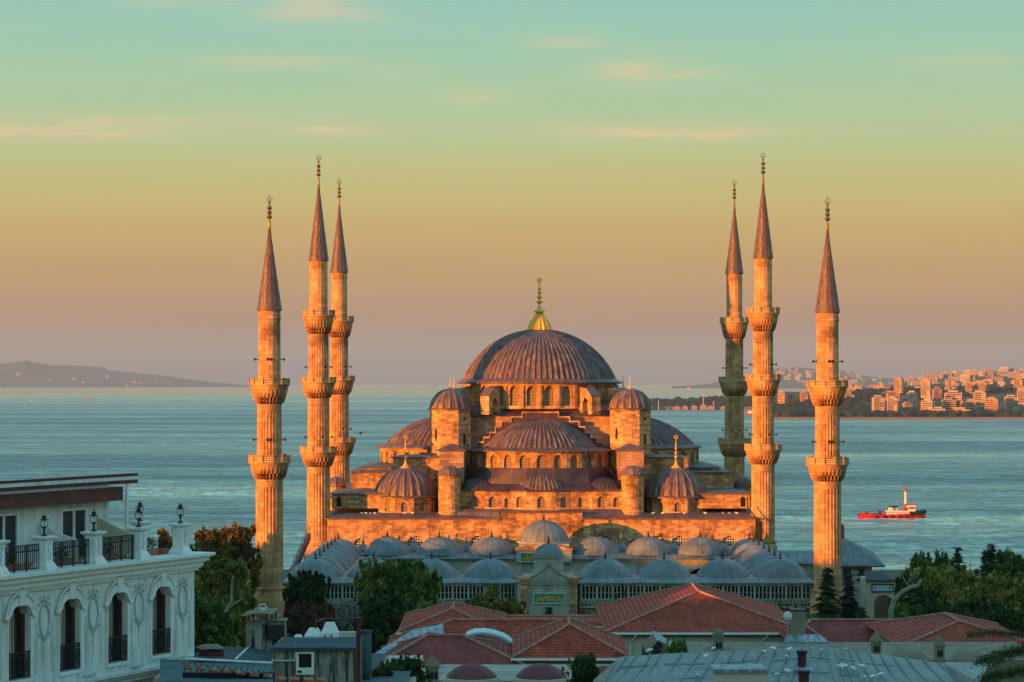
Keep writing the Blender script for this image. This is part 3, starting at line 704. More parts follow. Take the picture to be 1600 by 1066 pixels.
# --- main drum, buttresses, dome, finial
def pil(wall, i):
    wall.box(-1.35, -1.12, -.25, .02, 28.2, 31.4); wall.box(1.12, 1.35, -.25, .02, 28.2, 31.4)
drum(MQ, 0, 0, 11.55, 28, 0, 2*pi, 28.0, 31.75, 1.4, 28.45, 30.55, .75, .45, hood=pil, dname='main_drum')
for k in range(4):
    for da_ in (-12, 12):
        a = radians(45+90*k+da_)
        b = MB(); b.M = Matrix.Rotation(a, 4, 'Z') @ Matrix.Translation((0, -11.4, 0)) @ Matrix.Rotation(-pi/2, 4, 'Z')
        # in this frame +x points outwards? build a sloping fin with an arch below
        fin = [(-.2, 27.2), (1.1, 27.2), (1.15, 28.9), (1.6, 29.7), (2.3, 29.3), (2.5, 27.2), (3.5, 27.2), (3.5, 29.8), (2.2, 30.9), (-.2, 31.3)]
        b.M = Matrix.Rotation(a-pi/2, 4, 'Z') @ Matrix.Translation((11.3, 0, 0))
        b.slab(fin, -.75, .75); part(b, 'buttress', 'stone')
        c = MB(); c.M = b.M; c.poly([(3.6, -.85, 29.9), (3.6, .85, 29.9), (2.2, .85, 31.05), (2.2, -.85, 31.05)]); c.poly([(2.2, -.85, 31.05), (2.2, .85, 31.05), (-.2, .85, 31.45), (-.2, -.85, 31.45)])
        c.poly([(3.6, -.85, 29.9), (2.2, -.85, 31.05), (2.2, -.85, 30.85), (3.6, -.85, 29.7)]); c.poly([(3.6, .85, 29.7), (2.2, .85, 30.85), (2.2, .85, 31.05), (3.6, .85, 29.9)])
        part(c, 'buttress_cap', 'lead')
d_ = MB(); d_.lathe([(11.5, 31.6), (12.35, 31.68), (12.4, 31.88), (11.5, 32.3), (11.2, 32.45)], 112, 0, 0)
ribbed(d_, dome_prof(11.2, 32.4, 39.8, 24), 84, .24, 0, 0, sub=4); part(d_, 'main_dome', 'lead_ribs')
f = MB()
def flute(j, i, r): return r*(1+.09*cos(j*pi/2)) if i > 0 else r
f.lathe([(1.65, 39.45), (1.72, 39.7), (1.6, 40.3), (1.25, 41.0), (.78, 41.7), (.42, 42.3), (.3, 42.7)], 64, 0, 0, rf=flute)
finial(f, 0, 0, 42.3, 5.2, .85); part(f, 'finial', 'gold')

# ================================================================== MINARETS
def flutes(n): return lambda j, i, r: r*(1.0 if j % 2 else .955)
def minaret(name, loc, zs, label):
    """zs: dict of measured heights and radii"""
    m_ = empty(name, loc); tag(m_, label, 'minaret', 'minarets round the mosque')
    B = zs['balc']                      # list of (z rail top, z rail bottom, z corbel bottom, R) from the lowest up
    rs = zs['r']                        # shaft radii from the bottom up
    b = MB(); b.lathe([(rs[0]*1.28, 0), (rs[0]*1.28, zs['base']-1.2), (rs[0]*1.1, zs['base'])], 16); b.lathe([(rs[0]*1.1, zs['base']), (rs[0]*1.16, zs['base']+.1), (rs[0]*1.16, zs['base']+.3), (rs[0], zs['base']+.4)], 32); part(b, 'base', 'stone_shaft', m_)
    z = zs['base']+.3
    for k in range(len(B)+1):
        zt_ = B[k][1] if k < len(B) else zs['cone']
        r0 = rs[k]; s_ = MB()
        r1 = r0*.975
        if k == len(B):
            s_.lathe([(r0, z), (r1, zt_-1.0), (r1*1.06, zt_-.95), (r1*1.06, zt_-.75), (r1, zt_-.7), (r1, zt_)], 16)
        else:
            zc = B[k][2]
            s_.lathe([(r0*.98, z), (r0*.98, z+.6)], 40)
            s_.lathe([(r0, z+.6), (r1, zc-.9)], 72, rf=lambda j, i, r: r*(.935 if j % 3 == 0 else 1.0)); s_.lathe([(r1*.99, zc-.9), (r1*1.01, zc)], 40)
        part(s_, 'shaft', 'stone_shaft', m_)
        z = zt_
    for k, (zr, zb, zc, R) in enumerate(B):
        r0 = rs[k]
        # stalactite corbel: tiers that step outwards with toothed edges
        q = MB(); T = 5; prof = []
        rr0, rr1 = r0*1.0, R*.97
        for i in range(T):
            t0 = i/T; ra = rr0+(rr1-rr0)*(t0**.55); rb = rr0+(rr1-rr0)*(((i+1)/T)**.55); za = zc+(zb-zc)*t0; zb2 = zc+(zb-zc)*(i+1)/T
            def tooth(j, ii, r, i=i, ra=ra, rb=rb): return r if ii == 2 or i == T-1 else (r if (j+(i//2)) % 2 else r-((.5, .36, .14, .06)[i] if ii == 1 else (.42, .5, .22, .08)[i]))
            q.lathe([(ra, za), (rb-.03, za+(zb2-za)*.7), (rb, zb2)], 56, rf=tooth)
        q.lathe([(rr1, zb), (R+.1, zb+.02), (R+.1, zb+.16), (r0*.8, zb+.17)], 36)
        part(q, 'muqarnas', 'stone_shaft', m_)
        zb -= .12; rl = MB(); rl.lathe([(R, zb+.16), (R, zr-.12), (R-.14, zr-.12), (R-.14, zb+.16)], 12, a0=pi/12, a1=2*pi+pi/12)
        part(rl, 'railing_panel', 'pierced_rail', m_)
        ps = MB()
        for j in range(12):
            a = pi/12+2*pi*j/12; x, y = (R+.0)*sin(a), -(R+.0)*cos(a); ps.M = TR(x, y, 0, a); ps.box(-.09, .09, -.09, .17, zb+.15, zr+.06)
        ps.M = Matrix.Identity(4); ps.lathe([(R+.05, zr-.13), (R+.05, zr), (R-.2, zr), (R-.2, zr-.13)], 12, a0=pi/12, a1=2*pi+pi/12)
        part(ps, 'railing_post', 'stone_shaft', m_)
    sp = MB(); r = rs[-1]; zc0, zc1 = zs['cone'], zs['tip']
    sp.lathe([(r*.95, zc0-.02), (r*1.12, zc0), (r*1.12, zc0+.12)], 32)
    nb = 7
    for i in range(nb):
        t0, t1 = i/nb, (i+1)/nb; f0, f1 = (1-t0)**1.04, (1-t1)**1.04
        sp.lathe([(max(.06, r*1.08*f0)+.035, zc0+.12+(zc1-zc0)*t0), (max(.06, r*1.08*f1), zc0+.12+(zc1-zc0)*t1)], 28, rf=lambda j, i, r: r+(.03 if j % 2 else 0))
    part(sp, 'spire', 'lead_spire', m_)
    f = MB(); h = zs['top']-zc1
    prof = [(.16, zc1-.3), (.17, zc1+.35)]
    for c_, s_ in ((.28, .34), (.43, .30), (.58, .30)):
        for t_ in range(5):
            a = -pi/2+pi*t_/4; prof.append((max(.07, s_*cos(a)), zc1+h*c_+.28*sin(a)))
    prof += [(.07, zc1+h*.68), (.16, zc1+h*.72), (.06, zc1+h*.76), (.01, zc1+h*.78)]
    f.lathe(prof, 12)
    c_ = Vector((0, 0, zc1+h*.86)); n = 12; R2 = .30
    f.path([c_+Vector((R2*sin(a), 0, -R2*cos(a))) for a in [radians(-145+290*i/n) for i in range(n+1)]], .06, 5); f.tube(c_+Vector((0,0,-.5)), c_+Vector((0,0,.62)), .045, 5)
    part(f, 'finial', 'brass', m_)
    for zk, rr_, angs in zs['horns']:
        for a in angs:
            h_ = MB(); h_.M = TR(0, 0, zk) @ Matrix.Rotation(radians(a), 4, 'Z') @ Matrix.Translation((0, -rr_, 0))
            h_.tube((0, .05, 0), (0, -.25, 0), .05, 8); h_.tube((0, -.25, 0), (0, -.5, 0), .07, 10, .2)
            part(h_, 'loudspeaker', 'iron', m_)
    return m_
HALL = dict(base=9.0, balc=[(22.85, 21.95, 20.0, 2.56), (32.6, 31.7, 29.6, 2.42), (42.0, 41.1, 38.6, 2.24)],
            r=[1.66, 1.54, 1.43, 1.27], cone=48.9, tip=59.9, top=63.9,
            horns=[(24.2, 1.55, (20, 75, -75)), (34.0, 1.45, (35, 85, -80))])
COURT = dict(base=7.3, balc=[(23.3, 22.3, 20.4, 2.43), (32.35, 31.5, 29.3, 2.36)], r=[1.64, 1.48, 1.33], cone=40.35, tip=50.5, top=54.1,
             horns=[(25.1, 1.5, (0, -70, 80, 10)), (34.6, 1.35, (0, -75, 80, 12))])
m1 = minaret('minaret', (-27.15, 360, 0), HALL, 'three balcony minaret at the near left corner of the prayer hall')
def put(src, x, y, dz, label, rz=0):
    c = copy_tree(src); c.location = (x, y, dz); c.rotation_euler = (0, 0, rz); c['label'] = label
m2 = put(m1, 35.25, 360, .35, 'three balcony minaret at the near right corner of the prayer hall, tallest on the right')
m3 = put(m1, -27.35, 406, .3, 'three balcony minaret behind the left corner, partly hidden by the taller one')
m4 = put(m1, 35.2, 406, .1, 'three balcony minaret at the far right with its lower shaft in shade')
m5 = minaret('minaret', (-28.75, 304, 0), COURT, 'two balcony minaret standing alone at the left end of the courtyard')
put(m5, 37.4, 304, -.25, 'two balcony minaret standing alone at the right end of the courtyard')
# ================================================================== COURTYARD with its domed arcades and gate
CC = 4.35
CY = empty('courtyard_arcade', (CC, 304, 0)); tag(CY, 'walled courtyard ringed by arcades of small lead domes before the mosque', 'courtyard')
def Yc(d): return d-304.0
def small_dome(x, y, r, z0, z1, ribs=16, name='arcade_dome', mat='lead_roof', fin=1.0, sub=4):
    d_ = MB(); ribbed(d_, dome_prof(r, z0, z1, 9), ribs, .05, x, y, sub=sub)
    o = part(d_, name, mat, CY)
    if fin:
        f = MB(); f.lathe([(.28, z1-.06), (.2, z1+.1), (.06, z1+.22), (.15, z1+.38), (.05, z1+.5), (.11, z1+.64), (.03, z1+.78), (.01, z1+fin)], 8, x, y); part(f, 'dome_finial', 'iron', CY)
    return o
ZE = 8.0
def eave_skirt(x0, x1, y0, y1, z=ZE, rise=.45):
    s_ = MB(); s_.box(x0-.25, x1+.25, y0-.25, y1+.25, z-.12, z)
    s_.frustum((x0-.25, x1+.25, y0-.25, y1+.25, z+.003), (x0+1.2, x1-1.2, y0+1.2, y1-1.2, z+rise)); return s_
fx = [6.95, 14.05, 21.1, 28.1]
# front portico
for (xa, xb) in ((-31.6, -3.6), (3.6, 31.6)):
    part(eave_skirt(xa, xb, Yc(305.6), Yc(314.4)), 'arcade_roof', 'lead_roof', CY)
for sx in (-1, 1):
    for k, x in enumerate(fx):
        small_dome(sx*x, Yc(310.2), 3.3, 8.3, 10.55)
# side porticos
for sx in (-1, 1):
    xa, xb = sorted((sx*24.6, sx*31.6))
    part(eave_skirt(xa, xb, Yc(314.9), Yc(354), ZE-.01), 'arcade_roof', 'lead_roof', CY)
    for k in range(6): small_dome(sx*28.1, Yc(317.0+6.75*k), 3.15, 8.3, 10.5)
# rear portico
rxs = [7.15, 14.3, 21.4]
part(eave_skirt(-24.4, 24.4, Yc(347.4), Yc(354.8), ZE+.01), 'arcade_roof', 'lead_roof', CY)
for sx in (-1, 1):
    for x in rxs: small_dome(sx*x, Yc(351), 3.3, 8.35, 10.75)
    for k, x in enumerate([10.7, 17.9, 24.9]):                       # small ventilating caps between the domes
        t_ = MB(); t_.lathe([(1.25, 8.3), (1.1, 8.9), (.7, 9.3), (.16, 9.55), (.1, 10.6), (.01, 11.2)], 12, sx*x, Yc(354.4)); part(t_, 'roof_cap', 'lead_pale', CY)
# raised central bay of the rear portico
b = MB(); b.box(-3.75, 3.75, Yc(347.0), Yc(354.9), 7.5, 9.2); part(b, 'bay_wall', 'marble', CY)
b = MB(); b.slab([(-3.9, 9.2), (3.9, 9.2), (3.9, 9.35), (0, 10.2), (-3.9, 9.35)], Yc(346.8), Yc(355)); part(b, 'bay_gable', 'stone', CY)
b = MB(); b.box(-3.4, 3.4, Yc(347.6), Yc(354.6), 9.36, 9.95); b.lathe([(3.55, 9.9), (3.75, 9.95), (3.75, 10.1), (3.55, 10.2)], 32, 0, Yc(351)); part(b, 'bay_drum', 'marble', CY)
small_dome(0, Yc(351), 3.5, 10.15, 13.0, 18, 'bay_dome')  # shade put into the colour: cool grey lead instead of the warm one
# green inscription panel on the bay
def script_panel(cx, y, z0, z1, w_, nm='inscription_panel'):
    q = MB(); q.box(cx-w_/2, cx+w_/2, y-.06, y, z0, z1); pn = part(q, nm, 'plaque_green', CY)
    fr = MB(); t_ = .13
    for (a, b_, c, d_) in ((cx-w_/2-t_, cx+w_/2+t_, z1, z1+t_), (cx-w_/2-t_, cx+w_/2+t_, z0-t_, z0), (cx-w_/2-t_, cx-w_/2, z0, z1), (cx+w_/2, cx+w_/2+t_, z0, z1)): fr.box(a, b_, y-.12, y, c, d_)
    f_ = fr.build('panel_frame', 'plaque_pale', pn)
    g = MB(); R = random.Random(5); h = z1-z0; x = cx-w_/2+.25
    while x < cx+w_/2-.3:
        kind = R.random(); y_ = y-.09
        if kind < .35: g.path([(x, y_, z0+h*.2), (x+.02, y_, z0+h*.85)], .035, 4)
        elif kind < .7:
            g.path([(x+.22*i/5, y_, z0+h*(.35+.22*sin(i*1.25+R.random()))) for i in range(6)], .04, 4)
        else: g.path([(x+.2-.2*cos(a), y_, z0+h*.45+.22*sin(a)) for a in [pi*i/6*1.5 for i in range(7)]], .035, 4)
        if R.random() < .6: g.blob((x+.12, y_, z0+h*R.uniform(.7, .9)), .05, 0, 0)
        x += R.uniform(.16, .3)
    g.path([(cx-w_/2+.2+(w_-.5)*i/8, y-.09, z0+h*.3+.05*sin(i*1.7)) for i in range(9)], .03, 4)
    g.build('gilt_lettering', 'gold', pn)
script_panel(-2.2, Yc(347.0), 7.65, 8.75, 1.9); 
# arcades facing the courtyard
def arcade(x0, x1, y, n, z1=7.9, flip=False):
    wl = MB(); W = (x1-x0)/n
    for i in range(n):
        M = Matrix.Translation((x0+W*(i+.5), y, 0)); wl.M = M
        arch_panel(wl, -W/2, W/2, 0, z1, 0, W*.78, 0, 4.1, 2.6, .5, .35)
    return part(wl, 'arcade_wall', 'marble', CY)
arcade(-24.6, 24.6, Yc(347.7), 7)
bk = MB(); bk.box(-24.6, 24.6, Yc(354.3), Yc(354.7), 0, 7.8); part(bk, 'arcade_back_wall', 'dark_void', CY)
sd = MB()
for sx in (-1, 1):
    xa, xb = sorted((sx*31.2, sx*31.6)); sd.box(xa, xb, Yc(306), Yc(355), 0, 7.85)
    xa, xb = sorted((sx*24.8, sx*25.1)); sd.box(xa, xb, Yc(314.5), Yc(347.6), 5.9, 7.85)
    for k in range(6): 
        sd.box(xa, xb, Yc(315+6.4*k), Yc(315.6+6.4*k), 0, 5.9)
part(sd, 'side_wall', 'marble', CY)
# outer front wall with a gallery of windows under the eaves
fw = MB()
for (xa, xb) in ((-31.6, -3.7), (3.7, 31.6)):
    fw.box(xa, xb, Yc(305.9), Yc(306.6), 0, 5.4); fw.box(xa, xb, Yc(305.6), Yc(306.6), 7.6, 7.86)
part(fw, 'front_wall', 'stone_rubble', CY)
cz = MB()
for (xa, xb) in ((-31.6, -3.7), (3.7, 31.6)):
    cz.box(xa, xb, Yc(305.35), Yc(305.9), 5.0, 5.22); cz.box(xa, xb, Yc(305.5), Yc(305.9), 5.9, 6.1); cz.box(xa, xb, Yc(305.75), Yc(306.0), 5.4, 5.9)
part(cz, 'cornice', 'marble', CY)
gd = MB()
for (xa, xb) in ((-31.6, -3.7), (3.7, 31.6)): gd.box(xa, xb, Yc(306.9), Yc(307.2), 5.4, 7.8)
part(gd, 'gallery_glass', 'panel_blue', CY)
for sx in (-1, 1):
    cl_ = MB(); x = 3.9; i = 0
    while x < 31.6:
        big = (i % 4 == 0); hw = .14 if big else .07
        cl_.box(sx*x-hw, sx*x+hw, Yc(305.65), Yc(305.95), 6.103, 7.597); 
        cl_.box(sx*x-hw*.5, sx*x+hw*.5, Yc(306.5), Yc(306.8), 6.1, 7.6)
        # turned baluster foot
        cl_.lathe([(.06, 5.42), (.14, 5.6), (.06, 5.88)], 8, sx*x+.22, Yc(305.6))
        x += .46 if not big else .5; i += 1
    part(cl_, 'gallery_colonnade', 'marble', CY)
    rail = MB(); xa, xb = sorted((sx*3.8, sx*31.6)); rail.box(xa, xb, Yc(305.9), Yc(305.98), 6.75, 6.82); part(rail, 'gallery_rail', 'marble', CY)
# gate
yg = Yc(302.2)
g = MB(); g.box(-3.0, 3.0, yg+.25, Yc(308), 0, 8.95); part(g, 'gate_wall', 'marble', CY)
g = MB()
for sx in (-1, 1):
    x = sx*2.95
    g.box(x-.42, x+.42, yg-.15, yg+1, 0, 7.9); g.frustum((x-.42, x+.42, yg-.15, yg+1, 7.9), (x-.65, x+.65, yg-.4, yg+1.2, 8.6)); g.box(x-.7, x+.7, yg-.45, yg+1.25, 8.603, 8.9)
part(g, 'gate_pillar', 'stone', CY)
g = MB(); g.box(-2.3, 2.3, yg+.1, yg+.9, 8.0, 8.35); g.box(-2.4, 2.4, yg, yg+.9, 8.353, 8.55); part(g, 'gate_cornice', 'marble', CY)
g = MB(); g.slab([(-2.9, 8.6), (2.9, 8.6), (2.0, 8.9), (.9, 9.5), (0, 10.35), (-.9, 9.5), (-2.0, 8.9)], yg+.2, Yc(308)); part(g, 'gate_gable', 'marble', CY)
g = MB(); 
pp = [(-3.2, 8.75), (-2.0, 8.98), (-.9, 9.58), (0, 10.45), (.9, 9.58), (2.0, 8.98), (3.2, 8.75)]
for i in range(6):
    (x0, z0), (x1, z1) = pp[i], pp[i+1]
    g.poly([(x0, yg+.05, z0), (x1, yg+.05, z1), (x1, Yc(308.2), z1), (x0, Yc(308.2), z0)]); g.poly([(x0, yg+.05, z0-.1), (x1, yg+.05, z1-.1), (x1, yg+.05, z1), (x0, yg+.05, z0)])
part(g, 'gate_roof', 'lead_roof', CY)
g = MB(); g.lathe([(1.75, 8.6), (1.75, 10.9), (1.95, 11.0), (1.95, 11.15)], 24, 0, Yc(306.3)); part(g, 'gate_drum', 'marble', CY)
small_dome(0, Yc(306.3), 1.8, 11.1, 12.7, 12, 'gate_dome', 'lead_roof', .9)
script_panel(0, yg+.19, 5.9, 6.95, 3.5)
# stepped stalactite niche over the gate door
g = MB()
for i, (hw, z) in enumerate(((1.0, 2.6), (.85, 3.3), (.62, 3.9), (.42, 4.4), (.26, 4.8), (.34, 5.1))): g.box(-hw, hw, yg+.1-.004*i, yg+.245, z, z+(.7, .6, .5, .4, .3, .25)[i])
g.box(-1.15, 1.15, yg+.12, yg+.245, 0, 2.6); part(g, 'gate_niche', 'dark_void', CY)
# drain pipe along the left arcade and cables on the hall corner
cb = empty('cable_mast', (CC+30.3, 357.2, 0)); tag(cb, 'black cable mast with slanting struts at the right corner of the hall wall', 'mast')
q = MB(); q.box(-.25, .25, -.15, .15, 9, 12.6); part(q, 'mast_pole', 'iron', cb)
q = MB(); q.tube((-.2, 0, 12.4), (-1.9, .3, 14.6), .1, 6); q.tube((.2, 0, 11.2), (2.2, -.2, 9.0), .05, 5); q.tube((-.2, -.1, 11.0), (-2.0, -.3, 9.6), .05, 5); part(q, 'mast_strut', 'iron', cb)
st = empty('roof_stair', (CC-31.9, 312, 0)); tag(st, 'dark iron roof stair climbing beside the left arcade domes', 'stair')
q = MB(); q.slab([(0, 7.2), (.15, 7.2), (.15, 7.9), (0, 7.9)], 0, 30); q.M = Matrix.Identity(4)
q.poly([(0, 0, 7.6), (0, 34, 11.6), (0, 34, 10.6), (0, 0, 6.8)]); q.poly([(.4, 0, 6.8), (.4, 34, 10.6), (.4, 34, 11.6), (.4, 0, 7.6)]); q.poly([(0, 0, 6.8), (.4, 0, 6.8), (.4, 34, 10.6), (0, 34, 10.6)][::-1]); q.poly([(0, 0, 7.6), (.4, 0, 7.6), (.4, 34, 11.6), (0, 34, 11.6)])
part(q, 'stair_flight', 'maroon', st)
q = MB()
for k in range(9): q.tube((.2, 2+4*k, 7.6+.47*k), (.2, 2+4*k, 8.5+.47*k), .05, 5)
q.tube((.2, 0, 8.4), (.2, 34, 12.5), .06, 5); part(q, 'stair_rail', 'iron', st)

# ================================================================== ROYAL PAVILION at the right
KD = 322.0
KP = empty('pavilion', (PX(1300, KD), KD, 0)); tag(KP, 'stone pavilion under a broad blue grey lead roof behind the right courtyard minaret', 'pavilion')
def kx(px): return (px-1300)*KD/F
zr = PZ(838, KD+5); ze = PZ(884, KD)
q = MB(); x0, x1 = kx(1278), kx(1383)
q.frustum((x0, x1, 0, 12, ze), (kx(1345), kx(1372), 4.5, 7.5, PZ(860, KD+5))) if False else None
pts_r = [(x0, ze), (x1, ze), (kx(1374), PZ(862, KD+4)), (kx(1321), zr), (kx(1300), zr)]
# hipped roof: front slope, right hip, back slope
A = (x0, 0, ze); B_ = (x1, 0, ze); C_ = (x1, 11, ze); D_ = (x0, 11, ze); R1 = (kx(1312), 5.5, zr); R2 = (kx(1322), 5.5, zr); E1 = (kx(1371), 3.6, PZ(862, KD+4)); E2 = (kx(1371), 7.4, PZ(862, KD+4))
q.poly([A, B_, E1, R2, R1]); q.poly([B_, C_, E2, E1]); q.poly([E1, E2, R2]); q.poly([C_, D_, R1, R2, E2]); q.poly([D_, A, R1]); q.poly([D_, C_, B_, A])
part(q, 'hip_roof', 'lead_roof', KP)
q = MB(); q.box(x0, x1, -.05, 11, ze-.2, ze-.01); part(q, 'eave_board', 'maroon_wood', KP)
q = MB(); xL = kx(1195); ze2 = PZ(881, KD+1); zr2 = PZ(862, KD+4)
q.poly([(xL, 1, ze2), (x0-.01, 1, ze2), (x0-.01, 5, zr2), (xL, 5, zr2)]); q.poly([(xL, 5, zr2), (x0-.01, 5, zr2), (x0-.01, 9, ze2), (xL, 9, ze2)]); q.poly([(xL, 1, ze2), (xL, 5, zr2), (xL, 9, ze2)])
part(q, 'wing_roof', 'lead_roof', KP)
q = MB(); q.box(xL+.6, x0, 1.8, 8.2, 0, ze2-.02); q.box(x0, kx(1365), 1.5, 9.5, 0, ze-.21); part(q, 'pavilion_wall', 'marble', KP)
for px in (1326, 1346, 1352.5):
    q = MB(); q.box(kx(px)-.45 if px != 1352.5 else kx(1352.5)-.1, kx(px)+.45 if px != 1352.5 else kx(1352.5)+.1, 1.35, 1.49, PZ(909, KD), PZ(890, KD)) if px != 1346 else q.box(kx(1348)-.55, kx(1348)+.2, 1.35, 1.49, PZ(909, KD), PZ(889, KD)); part(q, 'pavilion_window', 'dark_glass', KP)
for px in (1338, 1359):
    q = MB(); q.box(kx(px)-.5, kx(px)+.5, 1.3, 1.49, PZ(906, KD), PZ(901, KD)); q.box(kx(px)-.5, kx(px)+.5, 1.3, 1.49, PZ(898, KD), PZ(893, KD)); part(q, 'shutter', 'plaster', KP)
q = MB(); q.M = TR(kx(1328), 1.5, 0); q.slab([(-1.3, 0), (1.3, 0), (1.3, 3.2)]+[(1.3*cos(a), 3.2+1.6*sin(a)) for a in [pi*i/8 for i in range(1, 8)]]+[(-1.3, 3.2)], -.03, .3); part(q, 'arched_doorway', 'dark_void', KP)
q = MB(); cx_ = kx(1320.5); q.box(cx_-.55, cx_+.55, 5, 6.1, zr-.6, PZ(822, KD+5)); q.box(cx_-.4, cx_+.4, 5.1, 6, PZ(822, KD+5)+.003, PZ(820, KD+5)+.05); part(q, 'chimney', 'iron', KP)
# lower annex with a plaque and an arched door
AX = empty('annex_building', (PX(1380, 312), 312, 0)); tag(AX, 'small stone annex with a pale sign and an arched wooden door beside the pavilion', 'annex')
def axx(px): return (px-1380)*312/F
q = MB(); q.box(axx(1354), axx(1404), .5, 6, 0, PZ(906, 312)); part(q, 'annex_wall', 'plaster', AX)
q = MB(); q.poly([(axx(1352), 0, PZ(907, 312)), (axx(1406), 0, PZ(907, 312)), (axx(1380), 3, PZ(893, 315)), (axx(1356), 3, PZ(893, 315))]); q.poly([(axx(1406), 0, PZ(907, 312)), (axx(1406), 6.5, PZ(907, 312)), (axx(1380), 3, PZ(893, 315))]); q.poly([(axx(1352), 0, PZ(907, 312)-.1), (axx(1406), 0, PZ(907, 312)-.1), (axx(1406), 0, PZ(907, 312)), (axx(1352), 0, PZ(907, 312))])
part(q, 'annex_roof', 'iron', AX)
q = MB(); q.box(axx(1364), axx(1395), .38, .49, PZ(924, 312), PZ(915, 312)); pl = part(q, 'sign_board', 'plaque_pale', AX)
q = MB(); 
for (a, b_, c, d_) in ((1362.5, 1396.5, 926, 924.2), (1362.5, 1396.5, 914.8, 913), (1362.5, 1363.8, 924, 915), (1395.2, 1396.5, 924, 915)): q.box(axx(a), axx(b_), .34, .49, PZ(c, 312), PZ(d_, 312))
q.build('sign_frame', 'panel_blue', pl)
q = MB(); q.box(axx(1367), axx(1369), .33, .375, PZ(920, 312), PZ(917, 312)); q.box(axx(1390), axx(1392), .33, .375, PZ(920, 312), PZ(917, 312)); q.build('sign_emblem', 'maroon', pl)
q = MB(); q.M = TR(axx(1381), .5, 0); zt = PZ(930, 312); q.slab([(-1.1, 0), (1.1, 0), (1.1, zt-1.1)]+[(1.1*cos(a), zt-1.1+1.1*sin(a)) for a in [pi*i/8 for i in range(1, 8)]]+[(-1.1, zt-1.1)], -.03, .3); part(q, 'arched_door', 'wood_door', AX)

# ================================================================== TREES
def leaves(mb, c, r, n, size, sq=(1,1,1), R=random):
    for _ in range(n):
        while True:
            p = Vector((R.uniform(-1, 1), R.uniform(-1, 1), R.uniform(-1, 1)))
            if .25 < p.length < 1: break
        if R.random() < .45: p = p.normalized()*R.uniform(.6, 1.05)
        elif R.random() < .2: p = p.normalized()*R.uniform(1.0, 1.35)
        q = Vector(c)+Vector((p.x*r*sq[0], p.y*r*sq[1], p.z*r*sq[2]))
        u = Vector((R.gauss(0, 1), R.gauss(0, 1), R.gauss(0, 1))).normalized()
        w_ = u.cross(Vector((R.gauss(0, 1), R.gauss(0, 1), R.gauss(0, 1)))).normalized()
        s_ = size*R.uniform(.6, 1.3)
        mb.poly([q-u*s_, q+w_*s_*.55, q+u*s_, q-w_*s_*.55])
def tree(x, y, h, w_, label, mat='leaf_green', cat='tree', group=None, trunk_h=.35, clumps=14, leaf=.24, n=260, name='tree', bark='bark', seed=None, z=0, lean=0, shape='round', fluffy=.33):
    R = random.Random(seed if seed is not None else int(x*7+y*3)); clumps = int(clumps*1.7); fluffy *= .74; n = int(n*.62)
    t_ = empty(name, (x, y, z)); tag(t_, label, cat, group)
    tk = MB(); th = h*trunk_h
    tk.path([(0, 0, -.3), (w_*.02, 0, th*.5), (w_*.04*R.uniform(-1, 1)+lean, 0, th), (lean*1.5, 0, h*.75)], .10+h*.028, 8, .05+h*.004)
    cr = MB(); cen = []
    for k in range(clumps):
        u = k/(clumps-1) if clumps > 1 else .5
        a = k*2.4+R.uniform(-.4, .4)
        zz_ = th*.75+(h-th*.75)*(.12+.80*u)
        env = sqrt(max(.06, 1-(2*(u*.86+.07)-1)**2)) if shape == 'round' else (1-u*.9)
        rad = w_/2*env*R.uniform(.35, .82)
        c = (rad*cos(a)+lean*1.3, rad*sin(a), zz_)
        rr_ = max(.4, w_*fluffy*R.uniform(.7, 1.15)*(.55+.45*env)*.62)
        cen.append(c)
        tk.path([(lean*.8*u, 0, th*.7+(zz_-th*.7)*.4), ((c[0])*.5, c[1]*.5, zz_*.75+th*.1), c], .05+h*.008, 5, .03)
        leaves(cr, c, rr_, int(n*.75*(rr_/(w_*fluffy*.5))**1.5), leaf, (1, 1, .85), R)
        for e in range(7):
            c3 = (c[0]+R.gauss(0, .85)*rr_, c[1]+R.gauss(0, .85)*rr_, c[2]+R.uniform(-.4, 1.1)*rr_)
            leaves(cr, c3, rr_*R.uniform(.3, .62), int(n*.26), leaf*.85, (.5, .5, 1.7), R)
    part(tk, 'trunk', bark, t_); part(cr, 'crown', mat, t_)
    return t_
def conifer(x, y, h, w_, label, mat='leaf_dark', group=None, seed=1, tiers=13, z=0, leaf=.16, cat='conifer'):
    R = random.Random(seed); t_ = empty('conifer', (x, y, z)); tag(t_, label, cat, group)
    tk = MB(); tk.path([(0, 0, -.3), (0, 0, h*.97)], .06+h*.018, 7, .03); cr = MB()
    for k in range(tiers):
        u = (k+.5)/tiers; zc = h*(.10+.88*u); rr_ = w_/2*(1-u)**.85+.08
        nb = 9 if k < tiers*.7 else 6
        for j in range(nb):
            a = 2*pi*j/nb+k*.7+R.uniform(-.3, .3); L = rr_*R.uniform(.45, 1.2); zj = zc+R.uniform(-.5, .5)*h/tiers
            tip = Vector((L*cos(a), L*sin(a), zj-L*R.uniform(.05, .38))); root = Vector((0, 0, zj+L*.05))
            tk.tube(root, tip, .03, 4, .01)
            m_ = int(9+L*13)
            for i in range(m_):
                f_ = (i+.5)/m_; q = root.lerp(tip, f_)
                s_ = leaf*(1.5-f_*.6)*R.uniform(.8, 1.5); side = Vector((-sin(a), cos(a), 0))*s_*R.choice((-1, 1))*1.5+Vector((0, 0, R.uniform(-.35, .12)*s_*2))
                dn = (tip-root).normalized()*s_*.8
                cr.poly([q-dn*.4, q+side*.5-dn*.2, q+side+dn*.6, q+dn])
    part(tk, 'trunk', 'bark', t_); part(cr, 'crown', mat, t_)
    return t_
def at_tree(px, py_top, d, wpx, label, **kw):
    h = PZ(py_top, d); return tree(PX(px, d), d, h, wpx*d/F, label, **kw)
